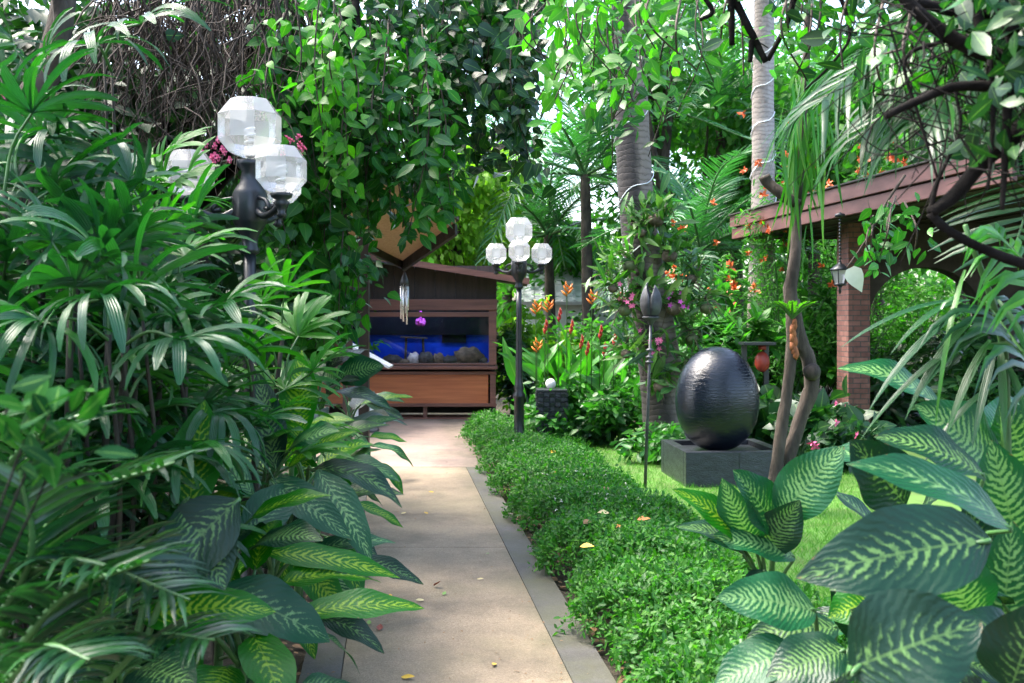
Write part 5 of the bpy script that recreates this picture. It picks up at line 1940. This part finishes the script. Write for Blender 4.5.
for i, (px, py, lab, fl) in enumerate(OR):
    c = A(P(px, py, YP - .32 + .03 * (i % 4)))
    t = thing('orchid', lab, 'orchid', tuple(c), 'orchids growing on the palm trunk')
    m = MB()
    m.sphere(c + A((0, -.1, -.1)), .058 + .016 * (i % 3), 12, 9, 0, .04, (1, .9, .85))
    m.build('husk_pot', M['husk_green' if i % 3 == 1 else 'husk'], t)
    kk = 52
    b = c + rng.normal(0, .08, (kk, 3))
    cloud('leaves', (LANCE, STRAP, SPOON)[i % 3], b, rdir(kk, .45) + A((.25 * np.sign(px - 652), -.4, 0)), rdir(kk, 1) + A((0, -.5, 0)), rng.uniform(.14, .32, kk), M['orchid'], t)
    m = MB()
    for q in range(9):
        d = nrm(rng.normal(size=3) + A((.6 * np.sign(px - 652), -.5, -.2)))
        m.tube(smooth_path([c, c + d * .15, c + d * .3 + A((0, 0, -.1))], 6), [.006, .003], 4)
    m.build('roots', M['husk'], t)
    if fl == 2:
        a5 = np.arange(5) * 2 * math.pi / 5
        V, Fq, U = cloud_geo(OVAL, np.zeros((5, 3)), np.stack([np.cos(a5), -.3 + 0 * a5, np.sin(a5)], 1), np.tile(A((0, -1, 0)), (5, 1)), .036)
        fme = np_mesh('flower', V, Fq, M['magenta_fl' if i % 2 else 'pink_fl'], U)
        for q in range(8):
            o = link('flower', fme, t, Vector((rng.normal(0, .07), -.2 + rng.normal(0, .03), .02 + rng.normal(0, .06))))
            o.rotation_euler = (rng.normal(0, .3), rng.normal(0, .5), rng.normal(0, .4))


# ------------------------------------------------------------------ shrubs, heliconias
def shrub(label, x, y, H, rx, nleaf, lsize, mat, tpl=OVAL, name='shrub', seed=0, rosette=False, group='shrubs behind the lawn', flower=None, nfl=0, fsize=.05, stemn=7, cat='shrub', zmin=.05):
    r = np.random.default_rng(seed + 100)
    t = thing(name, label, cat, (x, y, 0), group)
    m = MB()
    tips = []
    for i in range(stemn * 3):
        a = r.uniform(0, 6.28)
        rad = rx * math.sqrt(r.random())
        h = H * r.uniform(.35, 1.0) * (1 - .35 * (rad / rx) ** 2)
        tip = A((x + rad * math.cos(a), y + rad * math.sin(a) * .8, h))
        tips.append(tip)
        m.tube(smooth_path([(x + r.normal(0, .06), y + r.normal(0, .06), -.03), (x + .4 * (tip[0] - x), y + .4 * (tip[1] - y), h * .6), tip], 7), [.014, .005], 5)
    m.build('stem', M['petiole'] if not rosette else M['bark'], t)
    tips = np.array(tips)
    if rosette:
        kk = 13
        nr = max(1, nleaf // kk)
        ti = r.integers(0, len(tips), nr)
        c = tips[ti] + r.normal(0, .12, (nr, 3)) * A((1, 1, .8))
        pp = np.repeat(c, kk, 0)
        d = nrm(r.normal(size=(nr * kk, 3)) * A((1, 1, .45)) + A((0, 0, .35)))
        nn = np.tile(A((0, -.2, 1)), (nr * kk, 1)) + .2 * rdir(nr * kk)
    else:
        ti = r.integers(0, len(tips), nleaf)
        u = r.random((nleaf, 1)) ** .6
        base = A((x, y, 0))
        c = base + (tips[ti] - base) * (.35 + .65 * u)
        pp = c + r.normal(0, .1, (nleaf, 3)) * max(.5, rx)
        pp[:, 2] = np.maximum(pp[:, 2], zmin)
        d = r.normal(size=(nleaf, 3)) * A((1, 1, .6)) + A((0, -.1, -.15)) + .4 * (pp - base) / max(rx, .3) * A((1, 1, 0))
        nn = rdir(nleaf, 1.1) + A((0, -.35, 0))
    cloud('foliage', tpl, pp, d, nn, r.uniform(.6, 1.25, len(pp)) * lsize, M[mat], t)
    if flower:
        ti = r.integers(0, len(tips), nfl)
        if group == 'orange flowering shrubs':
            hi = np.argsort(-tips[:, 2])[:14]
            ti = hi[r.integers(0, len(hi), nfl)]
        c = tips[ti] + r.normal(0, .06 if rx < .65 else .22, (nfl, 3)) + A((0, -.1 if rx < .65 else -.45, .06))
        kk = 11
        V, F, U = cloud_geo(OVAL_LO, r.normal(0, fsize * .04, (kk, 3)), rdir(kk, .3), rdir(kk), fsize * r.uniform(.6, 1.2, kk))
        fme = np_mesh('flower', V, F, M[flower], U)
        for q in c:
            o = link('flower', fme, t, Vector(q) - t.location)
            o.rotation_euler = (r.uniform(-.6, .6), r.uniform(-.6, .6), r.uniform(0, 6))
            sc_ = r.uniform(.7, 1.25)
            o.scale = (sc_, sc_, sc_)
    return t


# heliconia clump
t = thing('heliconia', 'heliconia clump with big bright leaves and orange bracts behind the pedestal', 'heliconia', (GX(590, 13.1), 13.1, 0))
hx, hy = t.location.x, t.location.y
rr_ = random.Random(3)
for i in range(34):
    bx, by = hx + rr_.uniform(-.8, .55), hy + rr_.uniform(-.3, .4)
    hgt = rr_.uniform(.95, 1.6)
    an = rr_.uniform(-3.3, .15)
    sp_ = rr_.uniform(.3, 1.3)
    d = A((math.cos(an) * sp_, math.sin(an) * sp_ * .5, 1.0))
    b = A((bx + d[0] * .15, by, hgt * .56))
    e = b + nrm(d) * rr_.uniform(.55, .9) - A((0, 0, .14 * sp_))
    big_leaf(t, b, e, rr_.uniform(.12, .19), .2, M['helic'], nh=(-d[0] * .9 + rr_.uniform(-.9, .9), -.6, .6), stem=(bx, by, 0), rows=9, twist=rr_.uniform(-.7, .7), fold=.4, prof=[(0, .1), (.15, .6), (.4, 1), (.65, .8), (.85, .4), (1, .02)])
for i, (px, py, mk) in enumerate([(567, 292, 'orange_yel'), (536, 310, 'orange_yel'), (548, 308, 'orange_yel'), (592, 300, 'orange_yel'), (559, 318, 'red_fl'), (571, 330, 'red_fl'), (581, 345, 'red_fl'), (587, 352, 'red_fl'), (600, 335, 'red_fl'), (614, 342, 'red_fl'), (537, 348, 'orange_yel'), (545, 330, 'red_fl'), (604, 352, 'red_fl')]):
    c = A(P(px, py, 12.6))
    m = MB()
    for q in range(5):
        s_ = 1 if q % 2 else -1
        wd = 1.0 if mk == 'orange_yel' else .25
        b = c + A((.006 * q, 0, -.05 + .028 * q))
        m.tube([b, b + A((s_ * .035 * wd, -.015 * (q % 3), .03)), b + A((s_ * (.075 - .008 * q) * wd, -.02 * (q % 3), .075))], [.01, .016, .002], 6)
    m.tube([(c[0], c[1] + .1, .3), tuple(c), tuple(c + A((0, 0, .1)))], [.006, .006, .004], 6, mi=1)
    m.build('flower_bract', [M[mk], M['petiole']], t)

shrub('dense mixed green shrub below the heliconia leaves', GX(588, 12.75), 12.75, .98, .8, 2600, .13, 'shrub', seed=1)
shrub('dark glossy shrub right of the pedestal', GX(608, 12.6), 12.6, .62, .55, 1300, .1, 'shrub_dark', seed=2)
shrub('leafy shrub at the foot of the orchid palm', GX(660, 11.0), 11.0, .5, .42, 700, .13, 'shrub', seed=3, tpl=SPOON)
shrub('dark tall bamboo like shrub right of the wooden pavilion', GX(518, 16.3), 16.3, 1.75, .25, 1500, .18, 'shrub_dark', seed=4, tpl=LANCE)
shrub('frangipani shrub with leaf rosettes above the egg', GX(725, 13.6), 13.6, 2.0, .8, 1500, .26, 'shrub', tpl=SPOON, seed=5, rosette=True)
shrub('frangipani shrub with pale rosettes left of the brick column', GX(820, 14.5), 14.5, 1.9, .75, 1300, .28, 'shrub', tpl=SPOON, seed=6, rosette=True)
shrub('broad leaved shrub right of the orchids', GX(700, 12.8), 12.8, 1.55, .6, 1500, .17, 'shrub', seed=7)
shrub('dark large leaved bush behind the egg', GX(745, 12.2), 12.2, .9, .6, 420, .34, 'shrub_dark', seed=8, tpl=HEART)
shrub('large leaved bush at the foot of the brick column', GX(822, 11.6), 11.6, .7, .6, 420, .26, 'shrub_dark', seed=9, tpl=HEART, flower='pink_fl', nfl=7, fsize=.05)
shrub('pink flowering low shrub in front of the brick column', GX(850, 10.5), 10.5, .62, .4, 420, .16, 'shrub_dark', seed=10, tpl=HEART, flower='pink_fl', nfl=9, fsize=.06)
shrub('low shrub behind the lawn between egg and twisted trunk', GX(775, 12.9), 12.9, .75, .5, 800, .13, 'shrub_dark', seed=11)
shrub('bright sunny hedge seen through the brick arch', GX(925, 17.0), 17.0, 2.6, 1.3, 4200, .13, 'vine_bright', seed=12, stemn=12)
shrub('dark hedge under the brick arch', GX(925, 15.2), 15.2, 1.55, 1.2, 3800, .13, 'shrub_dark', seed=13, stemn=12)
shrub('spiky leaved plant inside the brick arch', GX(885, 13.8), 13.8, .9, .3, 160, .5, 'areca', seed=14, tpl=STRAP)
shrub('green bush behind the pavilion and frangipani', GX(790, 16.8), 16.8, 2.3, 1.2, 3000, .17, 'shrub', seed=15, stemn=10)
shrub('green bush behind the orchid palm', GX(670, 15.2), 15.2, 2.0, 1.1, 3000, .16, 'shrub', seed=16, stemn=10)
shrub('light green bush under the distant white roof', GX(590, 17.2), 17.2, 1.75, 1.2, 3000, .14, 'bg_green', seed=17, stemn=10)
shrub('green bush behind the far lamp post', GX(535, 16.8), 16.8, 1.9, .8, 2200, .15, 'bg_yellow', seed=18, stemn=9)
shrub('dark bush at the right edge inside the brick pavilion', GX(1000, 12.0), 12.0, 1.6, .9, 1800, .2, 'shrub_dark', seed=19, stemn=9)
# orange flowering peacock shrubs
for (px, Y, H, rx, lab, sd) in [(690, 15.0, 3.3, .7, 'orange flowered feathery shrub left of the pavilion roof corner', 1), (785, 14.4, 4.2, .85, 'orange flowered feathery shrub round the pale slender trunk', 2), (850, 15.9, 4.7, 1.2, 'orange flowered feathery shrub above the pavilion roof', 3)]:
    shrub(lab, GX(px, Y), Y, H, rx, 3800, .12, 'bg_green', seed=60 + sd, tpl=LANCE, flower='orange_fl', nfl=32, fsize=.085, group='orange flowering shrubs', stemn=9)

# ------------------------------------------------------------------ background trees and the pale roof
for (px, Y, H, cr, cz, nl, ls, mat, lab, sd) in [
    (455, 20.0, 5, 2.0, 3.6, 5200, .2, 'bg_yellow', 'sunny yellow green tree above the wooden pavilion roof', 11),
    (490, 26.0, 8, 1.9, 4.2, 3200, .24, 'bg_yellow', 'sunny tree behind the far lamp globes', 12),
    (575, 24.0, 6, 1.8, 2.6, 3600, .24, 'bg_green', 'light green tree behind the heliconia', 13),
    (700, 22.0, 8, 2.4, 4.6, 5000, .22, 'bg_green', 'tall green tree behind the blotched palm trunk', 14),
    (665, 20.0, 8, 1.9, 7.2, 3200, .2, 'bg_green', 'high green crown at the top centre', 24),
    (735, 24.0, 9, 3.0, 6.2, 6500, .24, 'bg_green', 'big green tree behind the pale slender trunk', 15),
    (810, 22.0, 9, 2.8, 5.6, 6000, .22, 'bg_green', 'green tree above the pavilion roof', 16),
    (880, 25.0, 9, 3.2, 7.0, 5500, .26, 'bg_green', 'tree behind the pavilion at the upper right', 17),
    (960, 21.0, 9, 3.0, 5.2, 5500, .22, 'bg_green', 'tree seen above and through the pavilion at the right', 18),
    (310, 16.5, 4, 1.7, 1.9, 4000, .2, 'bg_green', 'green tree behind the vine curtain', 20),
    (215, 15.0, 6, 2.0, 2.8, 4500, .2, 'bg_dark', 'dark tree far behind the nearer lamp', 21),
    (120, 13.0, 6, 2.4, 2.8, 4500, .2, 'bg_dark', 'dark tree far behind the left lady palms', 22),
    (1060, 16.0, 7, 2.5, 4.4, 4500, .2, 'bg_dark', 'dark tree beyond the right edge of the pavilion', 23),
    (700, 32.0, 6, 4.0, 2.8, 5500, .32, 'bg_green', 'distant green tree closing the view behind the orchids', 25),
    (560, 34.0, 6, 3.6, 2.4, 5000, .32, 'bg_yellow', 'distant yellow green tree closing the view in the middle', 26),
    (860, 33.0, 6, 4.2, 3.2, 5000, .32, 'bg_green', 'distant green tree closing the view on the right', 27),
    (430, 33.0, 6, 3.6, 2.6, 4500, .32, 'bg_yellow', 'distant yellow green tree closing the view over the pavilion', 28)]:
    tree('tree', lab, (GX(px, Y), Y), H, .2, cr, cz, nl, ls, mat, seed=sd, ncl=20)

# pale tiled house far behind
yh = 23.0
t = thing('house', 'distant white house with a pale tiled roof behind the heliconia', 'house', (GX(600, yh), yh, 0))
m = MB()
m.box((GX(600, yh), yh + 1.5, 1.0), (3.4, 2.6, 2.0))
m.build('wall', M['plaster_white'], t)
m = MB()
for r_ in range(9):
    z = 2.0 + r_ * .13
    yy = yh - .1 + r_ * .19
    m.box((GX(600, yh), yy, z), (3.8, .22, .09), rot=Matrix.Rotation(R(33), 3, 'X'))
    for c_ in range(16):
        m.box((GX(600, yh) - 1.8 + c_ * .24, yy, z + .05), (.07, .2, .05), rot=Matrix.Rotation(R(33), 3, 'X'))
m.build('roof', M['tile_pale'], t)
# garden wall closing the far left behind the bed
m = MB()
m.box((-7.5, 15.0, 1.6), (7.6, .2, 3.2))
tag(m.build('garden_wall', M['concrete_dark'], None, (-7.5, 15, 0)), 'dark garden wall far behind the left plants', 'wall')

# ------------------------------------------------------------------ right foreground: coconut fronds, dark branches
t = thing('coconut_palm', 'coconut palm at the right whose long fronds hang into the top right corner', 'coconut palm', (3.1, 4.3, 0))
m = MB()
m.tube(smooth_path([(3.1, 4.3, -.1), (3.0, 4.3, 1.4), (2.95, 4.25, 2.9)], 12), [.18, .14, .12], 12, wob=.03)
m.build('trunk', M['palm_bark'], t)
for (ps, Y, ln, nl, kw) in [
    ([(1180, 100), (1040, 5), (930, 10), (812, 110)], 4.2, .8, 54, dict(droop=.6, wid=.03, alpha=46)),
    ([(1190, 120), (1060, 40), (960, 50), (855, 140)], 4.5, .72, 48, dict(droop=.65, wid=.03, alpha=48)),
    ([(1190, 60), (1080, -10), (1000, 20), (915, 130)], 3.9, .7, 50, dict(droop=.6, wid=.028, alpha=46)),
    ([(1200, 150), (1120, 120), (1050, 160), (1010, 260)], 3.7, .45, 34, dict(droop=.12, wid=.024, alpha=24)),
    ([(1190, 250), (1110, 120), (1040, 40), (980, -40)], 3.9, .55, 30, dict(droop=.4, wid=.028, alpha=40))]:
    pts = [P(a_, b_, Y + .15 * (2 - i)) for i, (a_, b_) in enumerate(ps)]
    frond(t, pts, ln, nl, M['coco'], **kw)
# arching blades in the right middle
t = thing('arching_palm', 'young palm with long pale arching leaflets right of the brick column', 'palm', (GX(1010, 3.3), 3.3, 0))
m = MB()
m.tube(smooth_path([(GX(1010, 3.3), 3.3, -.03), P(1006, 430, 3.25), P(1000, 330, 3.2), P(965, 225, 3.1)], 12), [.02, .014, .008], 7)
m.build('stem', M['petiole'], t)
for (b, e, ar, w, mt) in [((962, 300), (840, 348), .16, .028, 'coco'), ((965, 310), (868, 412), .2, .036, 'coco'), ((975, 318), (905, 420), .22, .038, 'coco'),
                      ((985, 335), (915, 400), .25, .034, 'coco'), ((990, 340), (945, 440), .2, .036, 'coco'), ((995, 350), (972, 450), .15, .034, 'coco'),
                      ((1000, 345), (1005, 445), .12, .034, 'coco'), ((970, 300), (890, 355), .25, .03, 'coco'), ((965, 270), (935, 430), .3, .022, 'rhapis_pale'),
                      ((1000, 330), (860, 440), .25, .03, 'areca'), ((1005, 380), (920, 470), .25, .026, 'areca'), ((1005, 360), (1040, 470), .2, .034, 'coco'), ((998, 300), (1045, 400), .2, .034, 'coco')]:
    big_leaf(t, P(*b, 3.2), P(*e, 3.05), w * .78, ar, M[mt], nh=(-.2, -.5, .85), name='leaflet', prof=[(0, .4), (.2, .9), (.5, 1), (.8, .6), (1, .03)], wavy=.0, rows=10, fold=.35)
# more green blades hanging in the right edge
frond(t, [P(1080, 330, 2.9), P(1040, 280, 3.0), P(990, 225, 3.1)], .38, 16, M['rhapis_pale'], droop=.7, wid=.022, alpha=35)
frond(t, [P(1070, 420, 3.0), P(1020, 350, 3.1), P(985, 300, 3.2)], .42, 14, M['areca'], droop=.7, wid=.024, alpha=35)

t = thing('shade_tree', 'near tree with black silhouetted branches and twigs in the top right corner', 'tree', (2.2, 2.3, 0))
m = MB()
m.tube(smooth_path([(2.2, 2.3, -.05), (2.1, 2.4, 1.2), (1.9, 2.5, 2.0), (1.7, 2.5, 2.8)], 12), [.14, .1, .08, .06], 10, wob=.06)
m.build('trunk', M['bark_dark'], t)
for ps, rd, Y in [([(1120, 75), (1024, 62), (965, 45), (920, 14), (890, -20)], [.026, .02, .014], 2.5),
                  ([(1110, 80), (1024, 88), (960, 86), (920, 100), (886, 116)], [.02, .012, .009], 2.4),
                  ([(1100, 60), (1020, 130), (985, 160), (955, 195), (930, 213)], [.03, .02, .016], 2.5),
                  ([(1090, 280), (1024, 264), (975, 245), (945, 228), (930, 213)], [.016, .012, .012], 2.5),
                  ([(930, 213), (938, 180), (960, 130), (955, 90)], [.008, .005, .004], 2.5),
                  ([(990, 50), (975, 10), (960, -30)], [.016, .01], 2.5), ([(1024, 62), (1000, 0), (990, -30)], [.02, .014], 2.4),
                  ([(1010, 60), (1006, 140), (1002, 210)], [.014, .006], 2.4), ([(990, 60), (993, 120), (988, 190)], [.008, .004], 2.4),
                  ([(830, -30), (850, 30), (835, 60), (805, 90)], [.01, .006, .004], 4.0), ([(945, 40), (905, 60), (920, 120), (938, 180)], [.006, .003], 2.5),
                  ([(720, -30), (745, 20), (766, 62)], [.02, .017, .013], 4.2), ([(800, -30), (788, 20), (768, 60)], [.016, .012, .01], 4.2),
                  ([(730, -30), (732, 45)], [.02, .012], 4.2), ([(752, 40), (750, 62)], [.014, .01], 4.2), ([(690, -20), (712, 10), (700, 20)], [.012, .008], 4.2),
                  ([(677, 20), (665, 40), (660, 60)], [.006, .004], 4.4), ([(1060, -30), (900, -50), (720, -30)], [.05, .03], 4.0), ([(1020, 20), (950, 10), (880, -10)], [.02, .012], 2.6)]:
    m = MB()
    m.tube(smooth_path([P(a_, b_, Y) for a_, b_ in ps], 16), rd, 8, wob=.08)
    m.build('branch', M['bark_dark'], t)
k_ = 1300
px = rng.uniform(940, 1090, k_)
py = -40 + 200 * rng.random(k_) ** 1.5 + (1040 - px) * .0
kp = rng.random(k_) < np.clip((px - 950) / 90, 0.05, 1)
px, py = px[kp], py[kp]
Y = rng.uniform(2.2, 2.8, len(px))
pp = np.stack([(px - 512) / FPX * Y, Y, CAMZ - (py - HOR) / FPX * Y], 1)
cloud('foliage', OVAL, pp, rdir(len(pp)) + A((0, 0, -.6)), rdir(len(pp), .8), rng.uniform(.05, .09, len(pp)), M['vine_dark'], t)
k_ = 4200  # unseen crown above the view, added to shade pavilion and right plants
cc = A([(2.2, 5.2, 3.7), (3.2, 6.4, 4.2), (3.6, 8.0, 4.9), (2.0, 3.4, 3.1), (4.6, 9.0, 5.2)])
pp = cc[rng.integers(0, len(cc), k_)] + rng.normal(0, 1, (k_, 3)) * A((.55, .6, .25))
cloud('crown', OVAL, pp, rdir(k_) + A((0, 0, -.4)), rdir(k_, 1), rng.uniform(.1, .16, k_), M['vine_dark'], t)
m = MB()
m.tube(smooth_path([(1.85, 2.5, 2.2), (2.1, 4.0, 3.2), (3.0, 6.0, 4.0), (4.2, 8.6, 5.0)], 12), [.06, .05, .03], 8, wob=.05)
m.build('branch', M['bark_dark'], t)
m = MB()
for q in range(110):
    a_ = A(P(rng.uniform(870, 1060), rng.uniform(-20, 150), rng.uniform(2.3, 2.8)))
    d = nrm(rng.normal(size=3) * A((1, .5, .7)) + A((0, 0, -.6)))
    m.tube(smooth_path([a_, a_ + d * .1 + rng.normal(0, .03, 3), a_ + d * rng.uniform(.15, .35) + rng.normal(0, .05, 3)], 9), [.003, .001], 4)
m.build('twigs', M['bark_dark'], t)
leafy('vine', 'round green leaves hanging under the black branches at the upper right', 'vine', strands_px(10, (850, 950), (-20, 40), (50, 100), (3.4, 3.9), 15, 31), 'vine', .07, 26, spreadx=.05, tpl=HEART)

# ------------------------------------------------------------------ fallen leaves
FL = [(434, 589, 'leaf_red', .075, 'curled red brown leaf standing on the path middle'), (424, 603, 'leaf_cream', .06, 'pale cream leaf on the path below the red brown one'),
      (443, 598, 'leaf_green', .045, 'small green leaf beside the cream leaf on the path'), (379, 634, 'leaf_red', .07, 'dark red leaf lying on the near left of the path'),
      (401, 681, 'leaf_yellow', .07, 'big yellow leaf at the bottom edge of the path'), (495, 667, 'leaf_yellow', .05, 'yellow green leaf near the bottom of the path'),
      (477, 582, 'leaf_cream', .045, 'narrow cream leaf on the right half of the path'), (486, 556, 'leaf_green', .04, 'small green leaf by the right border of the path'),
      (434, 494, 'leaf_yellow', .055, 'small yellow leaf on the far path'), (428, 516, 'leaf_yellow', .05, 'tiny yellow leaf on the middle of the far path'),
      (401, 516, 'leaf_cream', .05, 'pale leaf under the arching dumb cane leaf on the path'), (369, 628, 'leaf_green', .05, 'green leaf at the left edge of the path'),
      (391, 600, 'leaf_yellow', .04, 'faint yellow leaf left of the red brown leaf'), (403, 606, 'leaf_brown', .03, 'tiny brown speck leaf between the yellow and cream leaves')]
for (px, py, mk, s, lab) in FL:
    Y = CAMZ * FPX / (py - HOR)
    p = A((GX(px, Y), Y, .0185))
    a_ = rng.uniform(0, 6.28)
    st = .5 if 'curled' in lab else .05
    o = cloud('fallen_leaf', leaf_tpl(5, .5, fold=.5 if st > .1 else .25, droop=-.12), [p], [A((math.cos(a_), math.sin(a_), st))], [A((.1, -.3, 1))], s, M[mk], None, tuple(p))
    tag(o, lab, 'fallen leaf', 'fallen leaves on the path')
FH = [(558, 476, 'leaf_orange', 'orange leaf on the ground cover near its left edge'), (609, 516, 'leaf_cream', 'large yellowish leaf on the middle of the ground cover'),
      (637, 523, 'leaf_orange', 'peach leaf right of the large yellowish one'), (583, 527, 'leaf_brown', 'brown leaf left below the large yellowish one'),
      (604, 493, 'leaf_brown', 'tan leaf above the large yellowish one'), (580, 550, 'leaf_yellow', 'yellow leaf low on the path side of the ground cover'),
      (551, 455, 'leaf_yellow', 'small yellow leaf on the far ground cover'), (619, 532, 'leaf_orange', 'small orange leaf between the peach and brown leaves')]
for (px, py, mk, lab) in FH:
    Y = (CAMZ - .31) * FPX / (py - HOR)
    p = A((GX(px, Y), Y, .33))
    a_ = rng.uniform(0, 6.28)
    o = cloud('fallen_leaf', leaf_tpl(5, .55, fold=.3, droop=.1), [p], [A((math.cos(a_), math.sin(a_), .2))], [A((.1, -.5, 1))], .085, M[mk], None, tuple(p))
    tag(o, lab, 'fallen leaf', 'fallen leaves on the ground cover')

# ------------------------------------------------------------------ light, sky, camera
world = bpy.data.worlds.new('World')
scene.world = world
world.use_nodes = True
nt = world.node_tree
bg = nt.nodes['Background']
sky = nt.nodes.new('ShaderNodeTexSky')
sky.sky_type = 'NISHITA'
sky.sun_disc = False
SUN_EL, SUN_AZ = 60, -72       # azimuth clockwise from +Y (straight ahead)
sky.sun_elevation = R(SUN_EL)
sky.sun_rotation = R(SUN_AZ)
sky.dust_density = 4.0
sky.air_density = 1.0
sky.ozone_density = 1.0
nt.links.new(sky.outputs[0], bg.inputs[0])
bg.inputs[1].default_value = .11
ld = bpy.data.lights.new('Sun', 'SUN')
ld.energy = 1.5
ld.angle = R(30)
ld.color = (1.0, .95, .86)
lo = bpy.data.objects.new('Sun', ld)
COL.objects.link(lo)
az, el = R(SUN_AZ), R(SUN_EL)
to_sun = Vector((math.sin(az) * math.cos(el), math.cos(az) * math.cos(el), math.sin(el)))
lo.rotation_euler = to_sun.to_track_quat('Z', 'Y').to_euler()
lo.location = to_sun * 40

cd = bpy.data.cameras.new('Camera')
cam = bpy.data.objects.new('Camera', cd)
COL.objects.link(cam)
cam.location = (0, 0, CAMZ)
cam.rotation_euler = (math.pi / 2, 0, 0)
cd.sensor_width = 36
cd.lens = FPX / 1024 * 36
cd.shift_y = -(341.5 - HOR) / 1024
cd.clip_end = 600
cd.clip_start = .05
cd.dof.use_dof = True
cd.dof.focus_distance = 6.5
cd.dof.aperture_fstop = 4.5
scene.camera = cam
scene.render.engine = 'CYCLES'
scene.cycles.use_denoising = True
scene.cycles.max_bounces = 8
scene.cycles.transparent_max_bounces = 12
scene.cycles.diffuse_bounces = 4
scene.cycles.transmission_bounces = 4
scene.cycles.sample_clamp_indirect = 6
scene.view_settings.view_transform = 'Standard'
scene.view_settings.look = 'None'
scene.view_settings.exposure = 3.3
scene.view_settings.gamma = 1
